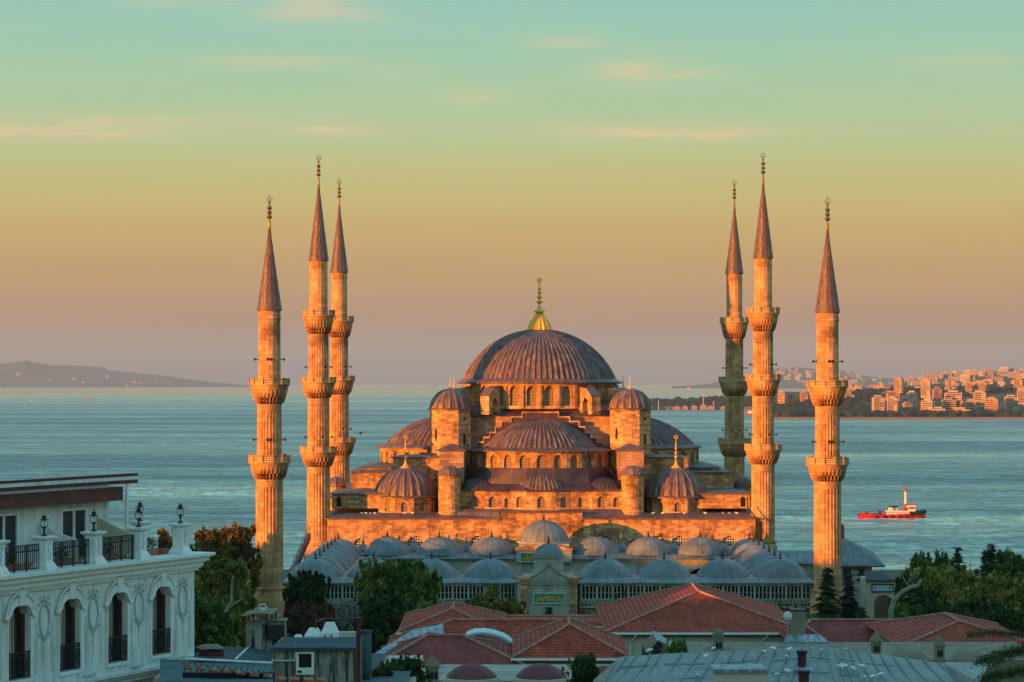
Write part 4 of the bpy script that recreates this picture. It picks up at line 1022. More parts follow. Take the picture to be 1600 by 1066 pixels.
# left group behind the hotel
at_tree(326, 822, 285, 72, 'autumn coloured tree with sunlit top close behind the white hotel', mat='leaf_autumn', clumps=20, n=420, group=None)
at_tree(375, 816, 292, 62, 'broad autumn tree with sunlit top directly left of the courtyard minaret', mat='leaf_autumn', clumps=22, n=420)
at_tree(350, 819, 297, 66, 'autumn tree between the two other sunlit autumn trees left of the minaret', mat='leaf_autumn', clumps=18, n=380)
at_tree(268, 820, 288, 55, 'orange tree seen between the hotel parapet pillars', mat='leaf_autumn', clumps=16, n=380)
at_tree(332, 864, 250, 96, 'tall olive green tree in front of the autumn trees, beside the hotel corner', mat='leaf_olive', clumps=26, n=520, trunk_h=.3)
at_tree(370, 872, 262, 50, 'dark olive tree with a pale forked limb left of the minaret base', mat='leaf_olive', clumps=20, n=420)
at_tree(322, 930, 200, 110, 'low green tree at the foot of the olive trees beside the hotel', mat='leaf_green', clumps=22, n=480, trunk_h=.2)
q = MB(); q.path([P(346, 968, 238), P(357, 950, 238), P(362, 938, 238), P(362, 918, 238), P(364, 900, 238)], .2, 7, .08); q.path([P(357, 948, 238), P(372, 940, 238), P(380, 934, 238)], .13, 6, .05); q.path([P(346, 968, 238), (PX(346, 238), 238, 0)], .3, 7, .34)
o = part(q, 'dead_tree', 'bark_pale', None); o.parent = None; tag(o, 'bare pale forked trunk among the olive trees', 'dead tree')
at_tree(480, 893, 290, 68, 'dense dark green tree against the left end of the courtyard wall', mat='leaf_dark', clumps=22, n=520, trunk_h=.3)
at_tree(470, 940, 268, 52, 'reddish brown bushy tree below the dark green tree', mat='leaf_brown', clumps=18, n=380, trunk_h=.25, leaf=.2)
at_tree(505, 942, 262, 60, 'second reddish brown tree beside the pale leafed one', mat='leaf_brown', clumps=16, n=300, trunk_h=.25, leaf=.2)
at_tree(540, 935, 275, 60, 'thin tree with pale dry leaves before the courtyard wall', mat='leaf_pale', clumps=16, n=130, trunk_h=.3, leaf=.16, bark='bark_pale')
at_tree(588, 876, 284, 75, 'olive green tree with upright branches before the courtyard domes', mat='leaf_olive', clumps=24, n=460, trunk_h=.2)
at_tree(643, 872, 282, 85, 'large dark green tree before the courtyard domes, right of the olive one', mat='leaf_green', clumps=28, n=560, trunk_h=.2)
at_tree(600, 930, 262, 90, 'low dark tree filling the gap beneath the two tall trees', mat='leaf_dark', clumps=22, n=420, trunk_h=.2)
at_tree(668, 938, 270, 60, 'small olive bush tree at the left end of the red roofs', mat='leaf_olive', clumps=14, n=300, trunk_h=.2)
at_tree(768, 915, 290, 46, 'slender green sapling against the arcade gallery', mat='leaf_olive', clumps=14, n=120, trunk_h=.3, leaf=.18)
at_tree(796, 938, 284, 70, 'rounded brown bush left of the courtyard gate', mat='leaf_autumn', clumps=18, n=380, trunk_h=.2, leaf=.18, cat='bush', name='bush')
at_tree(742, 930, 286, 30, 'thin green sapling at the left of the brown bush', mat='leaf_green', clumps=10, n=110, trunk_h=.3, leaf=.18)
conifer(PX(962, 285), 285, PZ(925, 285), 2.6, 'dark narrow conifer right of the courtyard gate', seed=3)
conifer(PX(974, 283), 283, PZ(920, 283), 2.2, 'taller narrow conifer right of the courtyard gate', seed=4)
conifer(PX(944, 286), 286, PZ(945, 286), 2.4, 'shortest conifer left of the dark pair by the gate', seed=5)
conifer(PX(858, 296), 296, PZ(946, 296), 1.6, 'small clipped conifer standing before the gate', seed=6)
conifer(PX(1293, 290), 290, PZ(884, 290), 6.6, 'dark tiered cedar in front of the right courtyard minaret', seed=7, tiers=18, leaf=.3, cat='cedar')
conifer(PX(1326, 300), 300, PZ(895, 300), 6.0, 'bluish cedar between the minaret and the arched doorway', seed=8, tiers=16, leaf=.28, mat='leaf_far', cat='cedar')
conifer(PX(1345, 284), 284, PZ(945, 284), 7.0, 'low spreading cedar under the arched doorway', seed=9, tiers=8, leaf=.26, cat='cedar')
for i, px in enumerate((1219, 1231, 1243, 1255)):
    conifer(PX(px, 296), 296, PZ(938+3*(i % 2), 296), .9, 'narrow little cypress in the row along the courtyard wall', seed=20+i, tiers=9, leaf=.12, group='little cypresses along the wall', cat='cypress')
# right hand wood
RT = [(1452, 868, 300, 95, 'leaf_green', 'spiky topped green tree at the left end of the right wood'), (1425, 895, 285, 60, 'leaf_dark', 'dark tree behind the curved pale limb'),
      (1480, 893, 270, 120, 'leaf_olive', 'broad olive green tree in the middle of the right wood'), (1440, 925, 258, 90, 'leaf_dark', 'dark low tree before the curved limb'),
      (1540, 905, 262, 110, 'leaf_olive', 'bright olive tree above the ridge of the right roof'), (1590, 868, 290, 110, 'leaf_green', 'tall green tree at the right edge of the photo'),
      (1598, 905, 255, 100, 'leaf_olive', 'yellowish olive tree at the right edge under the tall one'), (1505, 945, 245, 110, 'leaf_dark', 'dark tree just behind the right roof ridge'),
      (1575, 950, 240, 120, 'leaf_dark', 'dark tree at the lower right behind the roof corner'), (1420, 945, 248, 70, 'leaf_green', 'low grass green shrub tree left of the right roof ridge')]
for (px, py, d, wpx, mt, lb) in RT: at_tree(px, py, d, wpx, lb, mat=mt, clumps=26, n=480, trunk_h=.2, leaf=.24)
conifer(PX(1497, 345), 345, PZ(853, 345), 5.0, 'tiered spruce rising above the right wood against the water', seed=31, tiers=14, leaf=.26)
conifer(PX(1549, 335), 335, PZ(848, 335), 4.6, 'dense dark cypress rising above the right wood', seed=32, tiers=22, leaf=.3, cat='cypress')
conifer(PX(1540, 338), 338, PZ(858, 338), 3.6, 'shorter cypress leaning on the dense dark one', seed=33, tiers=16, leaf=.28, cat='cypress')
conifer(PX(1527, 350), 350, PZ(885, 350), 2.6, 'small cypress top between the spruce and the dense cypress', seed=34, tiers=10, leaf=.2, cat='cypress')
q = MB(); q.path([(PX(1396, 246), 246, 0), P(1392, 955, 246), P(1397, 938, 246), P(1408, 926, 246), P(1422, 918, 246), P(1434, 915, 246), P(1440, 905, 246)], .30, 8, .14); q.path([P(1422, 918, 246), P(1412, 905, 246), P(1409, 895, 246)], .08, 5, .04)
o = part(q, 'curved_tree_trunk', 'bark_pale', None); o.parent = None; tag(o, 'pale curved tree limb arching at the left of the right wood', 'tree trunk')
# ================================================================== FAR SHORES
def ridge(name, mat, prof, d, depth, z0=-31, kind='structure', jitter=0, seed=1, steps=6):
    """land form: prof = (px, py of the crest); slopes down towards and away from the viewer"""
    R = random.Random(seed); mb = MB(); pts = []
    for i in range(len(prof)-1):
        (a, b), (c, e) = prof[i], prof[i+1]
        for k in range(steps): t_ = k/steps; pts.append((a+(c-a)*t_, b+(e-b)*t_+R.uniform(-jitter, jitter)))
    pts.append(prof[-1]); rows = []
    for (px, py) in pts:
        zt_ = PZ(py, d); x = PX(px, d)
        rows.append([(x*(d-depth)/d, d-depth, z0), (x*(d-depth*.92)/d, d-depth*.92, -28), (x*(d-depth*.5)/d, d-depth*.5, -28+(zt_+28)*.5), (x*(d-depth*.15)/d, d-depth*.15, -28+(zt_+28)*.9), (x, d, zt_), (x*(1+depth/d), d+depth, z0)])
    for i in range(len(rows)-1):
        for j in range(5): mb.poly([rows[i][j], rows[i+1][j], rows[i+1][j+1], rows[i][j+1]])
    o = mb.build(name, mat, None, True)
    if kind: tag(o, kind=kind)
    return o
def surf_z(prof, d, depth, px, dd):
    """height of the ridge's near slope at pixel px and distance dd"""
    py = prof[0][1]
    for i in range(len(prof)-1):
        if prof[i][0] <= px <= prof[i+1][0]:
            t_ = (px-prof[i][0])/(prof[i+1][0]-prof[i][0]); py = prof[i][1]+(prof[i+1][1]-prof[i][1])*t_
    zt_ = PZ(py, d); u = (dd-(d-depth))/depth
    for (u0, f0), (u1, f1) in (((0, 0), (.08, 0)), ((.08, 0), (.5, .5)), ((.5, .5), (.85, .9)), ((.85, .9), (1.0, 1.0))):
        if u <= u1: return -28+(zt_+28)*(f0+(f1-f0)*max(0, (u-u0)/(u1-u0)))
    return zt_
isl = [(-260, 598), (-160, 588), (-60, 578), (0, 569), (22, 566), (42, 563.5), (58, 567), (75, 570), (120, 571.5), (160, 574), (172, 579), (215, 583), (265, 588), (290, 592.5), (340, 598), (380, 601.5), (400, 603)]
ridge('far_hills', 'hill_far', isl, 30000, 2200, jitter=.3, seed=2)
hD = [(1050, 604), (1080, 602.5), (1110, 599), (1150, 590), (1185, 583), (1215, 575), (1245, 574), (1280, 577), (1310, 578), (1330, 583), (1360, 589), (1400, 592), (1450, 590), (1600, 588)]
ridge('far_hills', 'hill_city', hD, 24000, 1500, jitter=.3, seed=3)
hB = [(1325, 612), (1350, 607), (1400, 600), (1430, 594), (1450, 589), (1500, 585), (1540, 582), (1600, 579), (1700, 572), (1900, 570)]
ridge('far_hills', 'hill_city', hB, 9500, 2600, jitter=.5, seed=3)
hA = [(1275, 612), (1300, 607), (1340, 606), (1380, 606), (1440, 601), (1500, 598), (1560, 594), (1600, 590), (1700, 586), (1900, 586)]
ridge('shore', 'shore_land', hA, 5400, 1160, jitter=.4, seed=4)
hC = [(985, 632), (1010, 628), (1060, 626), (1120, 623), (1170, 618), (1213, 612), (1260, 612), (1290, 616), (1330, 640)]
ridge('shore', 'shore_land', hC, 5900, 300, jitter=.3, seed=5)
# promenade wall along the near Asian shore
q = MB(); q.box(PX(1195, 4180), PX(1900, 4180), 4180, 4215, -31, PZ(652.0, 4180)); o = q.build('quay', 'quay'); tag(o, kind='structure')
q = MB(); q.box(PX(990, 5560), PX(1210, 5560), 5560, 5590, -31, PZ(635.6, 5560)); o = q.build('quay', 'quay'); tag(o, kind='structure')
# woods on the shore
R = random.Random(9)
def wood(px0, px1, f_top, d, n, rad, label, pybase):
    n = int(n*1.25)
    mb = MB()
    for i in range(n):
        px = R.uniform(px0, px1); pt = f_top(px); py = pybase+(pt-pybase)*R.random()**.75
        dd = d+(pybase-py)*12+R.uniform(-30, 30); r = rad*R.uniform(.6, 1.3)
        z = PZ(py, dd)-r
        mb.blob((PX(px, dd), dd, max(z, -24)), r, 1, .22, (1.25, 1, .9))
    o = mb.build('shore_wood', 'leaf_far'); tag(o, label, 'wood', kind='stuff'); return o
def ftop(pts):
    def f(px):
        for i in range(len(pts)-1):
            if pts[i][0] <= px <= pts[i+1][0]:
                t_ = (px-pts[i][0])/(pts[i+1][0]-pts[i][0]); return pts[i][1]+(pts[i+1][1]-pts[i][1])*t_
        return pts[-1][1]
    return f
wood(1205, 1330, ftop([(1205, 632), (1230, 628), (1250, 621), (1275, 624), (1330, 622)]), 4290, 420, 8, 'dark wood on the far shore below the pale blocks', 650)
wood(1310, 1680, ftop([(1310, 622), (1330, 620), (1350, 628), (1365, 642), (1385, 645), (1410, 634), (1430, 636), (1450, 645), (1480, 642), (1510, 646), (1530, 634), (1560, 638), (1600, 640), (1680, 640)]), 4270, 700, 7, 'dark shoreline wood among the sunlit apartment blocks', 650)
wood(1285, 1640, ftop([(1285, 612), (1340, 609), (1400, 612), (1450, 610), (1520, 606), (1640, 600)]), 4800, 420, 7, 'tree belt behind the front row of apartment blocks', 622)
wood(1340, 1660, ftop([(1340, 606), (1440, 604), (1520, 601), (1660, 592)]), 5000, 300, 6, 'dark trees between the houses on the upper slope', 612)
wood(985, 1210, ftop([(985, 631), (1005, 624), (1020, 621), (1050, 622), (1058, 618), (1070, 621), (1080, 620), (1100, 618), (1118, 617), (1150, 620), (1210, 616)]), 5620, 420, 9, 'line of trees on the distant headland behind the mosque', 633)
# apartment blocks: px centre, py top, py bottom, px width, distance, material, label
AP = [(1372, 619, 642, 18, 4330, 'apartment_pale', 'pale balcony slab, left one of the twin waterfront blocks'),
      (1394, 620, 645, 17, 4320, 'apartment_pale', 'pale balcony slab, right one of the twin waterfront blocks'),
      (1405, 591, 613, 13, 4900, 'apartment_ochre', 'tall narrow tower block standing alone above the twin blocks'),
      (1447, 593, 612, 15, 4800, 'apartment_pale', 'stepped tower block right of the lone tower'),
      (1450, 624, 642, 19, 4330, 'apartment_pale', 'square pale block on the waterfront slope, centre of the far town'),
      (1464, 606, 618, 14, 4700, 'apartment_pink', 'pinkish block just below the stepped tower'),
      (1466, 637, 647, 21, 4290, 'apartment_pale', 'low white building nearest the water among the blocks'),
      (1482, 623, 640, 20, 4400, 'apartment_ochre', 'wide ochre block left of the orange pair'),
      (1500, 624, 640, 13, 4405, 'apartment_pink', 'narrow block between two ochre blocks'),
      (1516, 625, 640, 17, 4395, 'apartment_ochre', 'bright orange block at the right of the ochre row'),
      (1500, 638, 649, 34, 4300, 'apartment_ochre', 'long low orange building in front of the ochre row'),
      (1490, 611, 618, 26, 4650, 'apartment_pale', 'long pale low block above the ochre row'),
      (1530, 611, 619, 19, 4650, 'apartment_pale', 'pale low block at the right of the long one'),
      (1550, 622, 644, 21, 4340, 'apartment_ochre', 'round shouldered orange block among trees at the right'),
      (1580, 618, 638, 20, 4370, 'apartment_pale', 'pale block with tree covered foot near the right edge'),
      (1597, 608, 622, 17, 4500, 'apartment_pale', 'bright pale block cut by the right edge of the photo'),
      (1518, 598, 610, 18, 4900, 'apartment_ochre', 'ochre block with flat roof on the upper slope'),
      (1537, 597, 610, 14, 4950, 'apartment_pink', 'pinkish block on the upper slope beside the ochre one'),
      (1592, 592, 604, 14, 4950, 'apartment_ochre', 'orange block on the upper slope at the right edge'),
      (1483, 590, 602, 5, 5000, 'apartment_grey', 'thin dark tower on the skyline of the near town'),
      (1520, 585, 597, 8, 7300, 'apartment_pink', 'hazy pink tower on the distant skyline'),
      (1425, 612, 617, 16, 4600, 'apartment_pale', 'low bright houses right of the lone tower'),
      (1222, 612, 626, 12, 4600, 'apartment_ochre', 'orange block directly right of the tall right minaret'),
      (1238, 613, 622, 14, 4620, 'apartment_pink', 'pinkish row between two orange blocks by the minaret'),
      (1256, 612, 623, 12, 4600, 'apartment_ochre', 'orange block left of the right courtyard minaret'),
      (1272, 615, 621, 12, 4640, 'apartment_pink', 'low pink houses just left of the right courtyard minaret'),
      (1326, 606, 617, 8, 4700, 'apartment_pink', 'slim pink block just right of the right courtyard minaret'),
      (1395, 612, 616, 20, 4560, 'apartment_pink', 'row of low roofs behind the twin waterfront blocks')]
def apt(px, pt, pb, wpx, d, mt, ang=None, roof=True, name='apartment_block'):
    w_ = wpx*d/F; zt_, zb = PZ(pt, d), PZ(pb, d)-12
    q = MB(); q.M = TR(0, 0, 0, ang if ang is not None else R.uniform(-.5, .1)); dp = w_*R.uniform(.6, .9)
    q.box(-w_/2*.94, w_/2*.94, -dp/2, dp/2, zb, zt_-2)
    # projecting balcony bands and a set back top storey
    z = zb+4
    while z < zt_-4:
        q.box(-w_/2, w_/2, -dp/2-1.4, -dp/2, z, z+1.3, mi=1); q.box(-w_*.42, w_*.42, -dp/2-.15, -dp/2+.1, z+1.5, z+2.9, mi=2) if int(z) % 2 else q.box(-w_*.42, w_*.1, -dp/2-.15, -dp/2+.1, z+1.5, z+2.9, mi=2); z += 3.6
    if roof: q.box(-w_*.3, w_*.25, -dp*.3, dp*.3, zt_-2, zt_+1.5)
    o = q.build(name, [mt, mt, 'maroon']); o.location = (PX(px, d), d, 0); return o
for (px, pt, pb, wpx, d, mt, lb) in AP: tag(apt(px, pt, pb, wpx, d, mt), lb, 'apartment block')
# stepped crown on one tower
R = random.Random(21)
def scatter(n, pxr, prof, d, depth, uu, wr, hr, label, group, mats, name, cat):
    src = []
    for mt in mats:
        for k in range(3):
            q = MB(); W_, H_ = R.uniform(*wr), R.uniform(*hr); q.box(-W_/2, W_/2, -W_*.3, W_*.3, -8, H_)
            q.box(-W_*.3, W_*.25, -W_*.2, W_*.2, H_, H_+1.6)
            z = 3.0
            while z < H_-2: q.box(-W_*.46, W_*.46, -W_*.3-.3, -W_*.3, z, z+1.5, mi=1); z += 3.4
            o = q.build(name, [mt, 'apartment_grey']); tag(o, label, cat, group); src.append(o)
    for i in range(n):
        o = src[i % len(src)] if i < len(src) else src[i % len(src)].copy()
        if i >= len(src): COL.objects.link(o)
        px = R.uniform(*pxr); dd = d-depth+depth*R.uniform(*uu); z = surf_z(prof, d, depth, px, dd)
        w_ = R.uniform(.75, 1.25)
        o.location = (PX(px, d)*dd/d, dd, z); o.scale = (w_, w_, R.uniform(.8, 1.2)); o.rotation_euler = (0, 0, R.uniform(-.6, .3))
scatter(60, (1300, 1605), hA, 5400, 1160, (.3, 1.0), (10, 22), (5, 12), 'small sunlit building in the crowded far town', 'small buildings of the far town', ['apartment_pale', 'apartment_ochre', 'apartment_pink', 'apartment_grey'], 'town_building', 'building')
scatter(70, (1420, 1605), hB, 9500, 2600, (.5, 1.0), (14, 34), (8, 24), 'hazy pink block on the distant city hills', 'hazy blocks on the distant hills', ['apartment_pink', 'apartment_grey', 'apartment_pale'], 'city_block', 'building')
scatter(70, (1205, 1425), hD, 24000, 1500, (.15, .85), (22, 50), (14, 36), 'tiny pale house on the hazy hillside', 'pale houses on the hazy hillside', ['apartment_pink', 'apartment_pale', 'apartment_grey'], 'hill_house', 'house')
scatter(11, (5, 300), isl, 30000, 2200, (.12, .5), (18, 45), (10, 24), 'tiny pale house on the left island', 'pale houses on the left island', ['apartment_grey', 'apartment_pale'], 'island_house', 'house')
for i, px in enumerate((1445, 1449.5, 1454.5, 1459)):
    q = MB(); d = 7200; q.lathe([(2.6, -5), (2.1, PZ(580, d)), (.1, PZ(579.5, d))], 10); o = q.build('chimney_stack', 'apartment_pink'); o.location = (PX(px, d), d, 0)
    tag(o, 'slender pale chimney stack in the row of four on the skyline', 'chimney', 'four tall stacks on the skyline')
# harbour sheds and masts on the headland
for i, (px, w_, h) in enumerate(((1012, 12, 6), (1058, 10, 4), (1070, 8, 5), (1084, 9, 6), (1098, 10, 8), (1110, 12, 5), (1130, 10, 4))):
    d = 5550; q = MB(); W = w_*d/F; q.box(-W/2, W/2, -8, 8, -29, -29+h); q.slab([(-W/2-1, -29+h), (W/2+1, -29+h), (0, -29+h+4)], -9, 9); o = q.build('harbour_shed', 'apartment_pink' if i else 'apartment_grey'); o.location = (PX(px, d), d-6, 0)
    tag(o, 'low pinkish harbour shed on the distant headland shore', 'shed', 'harbour sheds on the headland')
for px, pt in ((1099, 616), (1029, 628), (1115, 629)):
    d = 5540; q = MB(); q.lathe([(1.2, -29), (.9, PZ(pt, d)), (1.4, PZ(pt, d)+1), (.1, PZ(pt, d)+3)], 8); o = q.build('harbour_tower', 'apartment_pale'); o.location = (PX(px, d), d, 0)
    tag(o, 'slender pale tower on the headland shore among the sheds', 'tower', 'slender towers on the headland')

# ================================================================== BOATS AND BIRDS
TD = 62*F/(810-596)
tug = empty('tugboat', (PX(1393, TD), TD, -30)); tag(tug, 'red hulled tugboat with white wheelhouse heading right across the water', 'tugboat')
m_ = TD/F
def tx(px): return (px-1393)*m_
def tz(py): return (810-py)*m_
st_ = [(1341, .35, 806.5), (1345, .8, 801.5), (1360, 1.0, 803), (1380, 1.0, 803.5), (1400, 1.0, 803), (1420, 1.0, 801.5), (1434, .72, 799.5), (1442, .35, 798), (1446, .05, 797.5)]
q = MB(); W = 4.3
for i in range(len(st_)-1):
    (a, wa, ta), (b, wb, tb_) = st_[i], st_[i+1]; x0, x1, z0, z1 = tx(a), tx(b), tz(ta), tz(tb_)
    for s_ in (-1, 1):
        q.poly([(x0, s_*W*wa*.8, -1.2), (x1, s_*W*wb*.8, -1.2), (x1, s_*W*wb, z1), (x0, s_*W*wa, z0)][::-s_])
        q.poly([(x0, s_*W*wa, z0), (x1, s_*W*wb, z1), (x1, s_*W*wb*.9, z1), (x0, s_*W*wa*.9, z0)][::-s_])
        q.poly([(x0, s_*W*wa*.9, z0-.8), (x1, s_*W*wb*.9, z1-.8), (x1, s_*W*wb*.9, z1), (x0, s_*W*wa*.9, z0)][::s_])
    q.poly([(x0, -W*wa*.9, z0-.8), (x1, -W*wb*.9, z1-.8), (x1, W*wb*.9, z1-.8), (x0, W*wa*.9, z0-.8)])
q.poly([(tx(1341), -W*.3, -1.2), (tx(1341), W*.3, -1.2), (tx(1341), W*.35, tz(806.5)), (tx(1341), -W*.35, tz(806.5))][::-1]); part(q, 'hull', 'red_hull', tug)
q = MB()
for i in range(5, 8):
    (a, wa, ta), (b, wb, tb_) = st_[i], st_[i+1]
    for s_ in (-1, 1): q.tube((tx(a), s_*W*wa, tz(ta)-.5), (tx(b), s_*W*wb, tz(tb_)-.5), .75, 8)
for px in (1368, 1380, 1392, 1404, 1414): q.lathe([(.2, .4), (.85, .6), (.85, 1.3), (.2, 1.5)], 10, tx(px), -W*.95)
part(q, 'bow_fender', 'rubber', tug)
q = MB(); q.box(tx(1385), tx(1420), -2.6, 2.6, 1.4, tz(798.5)); q.box(tx(1384), tx(1421), -2.8, 2.8, tz(798.5)+.003, tz(798.5)+.25); part(q, 'deckhouse', 'ship_white', tug)
q = MB(); q.box(tx(1418), tx(1429), -2.3, 2.3, tz(799), tz(789)); part(q, 'wheelhouse', 'ship_white', tug)
q = MB(); q.box(tx(1412), tx(1429.5), -2.6, 2.6, tz(789)+.003, tz(787.3)); q.box(tx(1411), tx(1418), -2.2, 2.2, tz(797), tz(793)); part(q, 'wheelhouse_roof', 'red_hull', tug)
q = MB(); q.box(tx(1419), tx(1428), -2.36, -2.3, tz(794.8), tz(792.2)); part(q, 'wheelhouse_window', 'dark_glass', tug)
for px in (1392, 1400):
    q = MB(); q.lathe([(1.3, tz(798.5)+.3), (1.1, tz(793))], 12, tx(px), -.8 if px == 1392 else .8); o = part(q, 'funnel', 'ship_white', tug); q = MB(); q.lathe([(1.15, tz(793)), (1.0, tz(790.5)), (.1, tz(790.4))], 12, tx(px), -.8 if px == 1392 else .8); q.build('funnel_cap', 'rubber', o)
q = MB(); q.lathe([(.62, tz(788)), (.45, tz(768))], 8, tx(1415), 0); q.box(tx(1412.5), tx(1417.5), -.2, .2, tz(772), tz(771.3)); part(q, 'mast', 'ship_white', tug)
q = MB(); q.lathe([(.5, tz(768)), (1.0, tz(767)), (.9, tz(765)), (.2, tz(763.5))], 8, tx(1415), 0); part(q, 'mast_lamp', 'red_hull', tug)
q = MB()
R = random.Random(4)
for i in range(60):
    u = R.random(); px = 1348+96*u; q.blob((tx(px), -W-.3+R.uniform(-.6, .2)*(1+2*u*(u > .8)), -.05), R.uniform(.3, .8), 1, .3, (2.6, .7, .3))
o = part(q, 'bow_wave', 'ship_white', None); o.parent = None; o.location = tug.location; tag(o, 'white foam along the waterline of the red tugboat', 'foam', kind='stuff')
q = MB(); R = random.Random(6)
for i in range(90):
    u = R.random()**1.4; q.blob((tx(1341)-u*95, R.uniform(-1, 1)*(2.5+9*u), -.02), R.uniform(.3, .9)*(1-.5*u), 1, .3, (3.4, .7, .12))
o = part(q, 'wake', 'ship_white', None); o.parent = None; o.location = tug.location; tag(o, 'thin broken foam of the wake trailing left behind the red tugboat', 'foam', kind='stuff')
q = MB()
for s_ in (-1, 1):
    for px in range(1364, 1418, 6): q.tube((tx(px), s_*W*.95, 1.0), (tx(px), s_*W*.95, 2.9), .07, 4)
    q.tube((tx(1364), s_*W*.95, 2.9), (tx(1417), s_*W*.95, 2.9), .07, 4)
    q.tube((tx(1386), s_*2.7, tz(798.5)+.2), (tx(1415), 0, tz(770)), .05, 4)
part(q, 'rail_and_stay', 'grey_metal', tug)
q = MB(); q.box(tx(1352), tx(1356), -1.2, 1.2, .6, 2.6); q.box(tx(1372), tx(1378), -1, 1, .6, 3.2); q.tube((tx(1354), 0, 2.6), (tx(1372), 0, 4.0), .1, 5); part(q, 'towing_gear', 'rubber', tug)
def boat(px, py, wpx, label, hm='ship_white', cabin='ship_white', name='small_boat', hgt=.28):
    d = 62*F/(py-596); s_ = d/F; L = wpx*s_
    b = empty(name, (PX(px, d), d, -30)); tag(b, label, 'boat')
    q = MB(); q.prism([(-L/2, -L*.1), (L*.3, -L*.1), (L/2, 0), (L*.3, L*.1), (-L/2, L*.1)], -.5, L*.10); part(q, 'hull', hm, b)
    q = MB(); q.box(-L*.3, L*.15, -L*.07, L*.07, L*.10+.01, L*hgt); q.box(-L*.02, L*.1, -L*.05, L*.05, L*hgt+.01, L*(hgt+.12)); part(q, 'cabin', cabin, b)
boat(49, 626.5, 6, 'small pinkish boat on the left water, farther left of two', 'ship_white', 'apartment_pink')
boat(137, 626, 8, 'small reddish boat on the left water, right one of two', 'red_hull', 'apartment_pink', hgt=.5)
boat(1076, 607.5, 7, 'tiny pale boat far out near the horizon right of the main dome', hgt=.2)
boat(1117, 606.8, 6, 'tiny grey boat on the horizon near the shaded minaret', hgt=.2)
boat(1176, 649, 24, 'red hulled white ship moored between the two right minarets', 'red_hull', 'ship_white', 'moored_ship', .3)
boat(640, 637, 2.5, 'tiny white boat in open water left of the main dome')
boat(1108, 655, 3, 'tiny speedboat in the open water right of the main dome', 'rubber')
# birds
def bird(loc, s_, name, label, group, mats=('gull_white', 'gull_grey'), fly=False, rz=0):
    b = empty(name, loc, rz); tag(b, label, 'bird', group)
    q = MB(); q.lathe([(.01, 0), (.07, .05), (.11, .16), (.09, .28), (.05, .36), (.01, .38)], 8)
    q.M = Matrix.Rotation(radians(-68), 4, 'X')
    q = MB(); q.M = Matrix.Translation((0, .15, .16)) @ Matrix.Rotation(radians(72), 4, 'X') @ Matrix.Scale(s_, 4)
    q.lathe([(.01, -.02), (.07, .04), (.11, .15), (.09, .26), (.055, .33), (.06, .38), (.05, .43), (.01, .46)], 8)
    o = q.build('body', mats[0], b, True)
    q = MB()
    if fly:
        for sx in (-1, 1): q.poly([(0, -.1, .16), (sx*.35*s_, -.12, .16+.16*s_), (sx*.75*s_, .05, .16+.04*s_), (sx*.35*s_, .08, .16+.12*s_), (0, .08, .16)])
    else:
        for sx in (-1, 1): q.poly([(sx*.09*s_, -.15*s_, .2*s_), (sx*.12*s_, 0, .24*s_), (sx*.05*s_, .32*s_, .2*s_), (sx*.11*s_, .05*s_, .14*s_)])
        q.tube((.03, 0, 0), (.03, 0, .1), .012, 4); q.tube((-.03, 0, 0), (-.03, 0, .1), .012, 4)
    q.build('wings', mats[1], b)
    return b
crow = bird((PX(563, 330), 330, PZ(680, 330)), 1.6, 'flying_bird', 'dark bird flying over the water right of the left minarets', None, ('iron', 'iron'), True, .5)
# ================================================================== RED TILED ROOFS IN FRONT OF THE MOSQUE
def hiproof(name, label, cx, y0, wx, wy, ze, zr, axis='y', r0=None, r1=None, mat='tile', wall='plaster', over=.5, gutter=True, cap=True, side_mat=None):
    """building under a hipped tile roof. cx, y0: middle of the front eave; ridge along axis with its ends r0, r1 (metres from the eave centre)"""
    b = empty(name, (cx, y0, 0)); tag(b, label, 'building')
    x0, x1 = -wx/2, wx/2
    if axis == 'y': A = (0, r0, zr); B_ = (0, r1, zr)
    else: A = (r0, wy/2, zr); B_ = (r1, wy/2, zr)
    c = [(x0, 0, ze), (x1, 0, ze), (x1, wy, ze), (x0, wy, ze)]
    if axis == 'y': faces = [(c[0], c[1], A), (c[1], c[2], B_, A), (c[2], c[3], B_), (c[3], c[0], A, B_)]
    else: faces = [(c[0], c[1], B_, A), (c[1], c[2], B_), (c[2], c[3], A, B_), (c[3], c[0], A)]
    q = MB()
    for f_ in faces:
        # tile courses run up each slope
        p = [Vector(v) for v in f_]; e = (p[1]-p[0]).normalized(); n = e.cross(p[2]-p[0]).normalized(); up = n.cross(e)
        q.poly(f_, uv=[((v-p[0]).dot(e), (v-p[0]).dot(up)) for v in p])
    q.poly([c[3], c[2], c[1], c[0]])
    rf = part(q, 'roof', mat, b)
    if cap:
        q = MB(); rr = random.Random(3)
        def line(a, b2):
            a, b2 = Vector(a), Vector(b2); n = max(2, int((b2-a).length/.45)); 
            for i in range(n):
                p0, p1 = a.lerp(b2, i/n), a.lerp(b2, (i+1)/n+.006); z = Vector((0, 0, .03))
                q.tube(p0+z, p1+z+Vector((0, 0, .015)), .085, 6, .1)
        line(A, B_)
        if axis == 'y': L = [(c[0], A), (c[1], A), (c[2], B_), (c[3], B_)]
        else: L = [(c[0], A), (c[3], A), (c[1], B_), (c[2], B_)]
        for a, b2 in L: line(a, b2)
        q.build('ridge_tiles', 'ridge_cap', rf)
    q = MB(); q.box(x0+over, x1-over, over, wy-over, 0, ze-.02); part(q, 'wall', wall, b)
    if gutter:
        q = MB(); q.box(x0-.08, x1+.08, -.14, -.01, ze-.17, ze-.02); part(q, 'gutter', 'white_trim', b)
        q = MB(); q.box(x0+.1, x1-.1, .05, over+.1, ze-.30, ze-.18); part(q, 'soffit', 'maroon_wood', b)
    return b
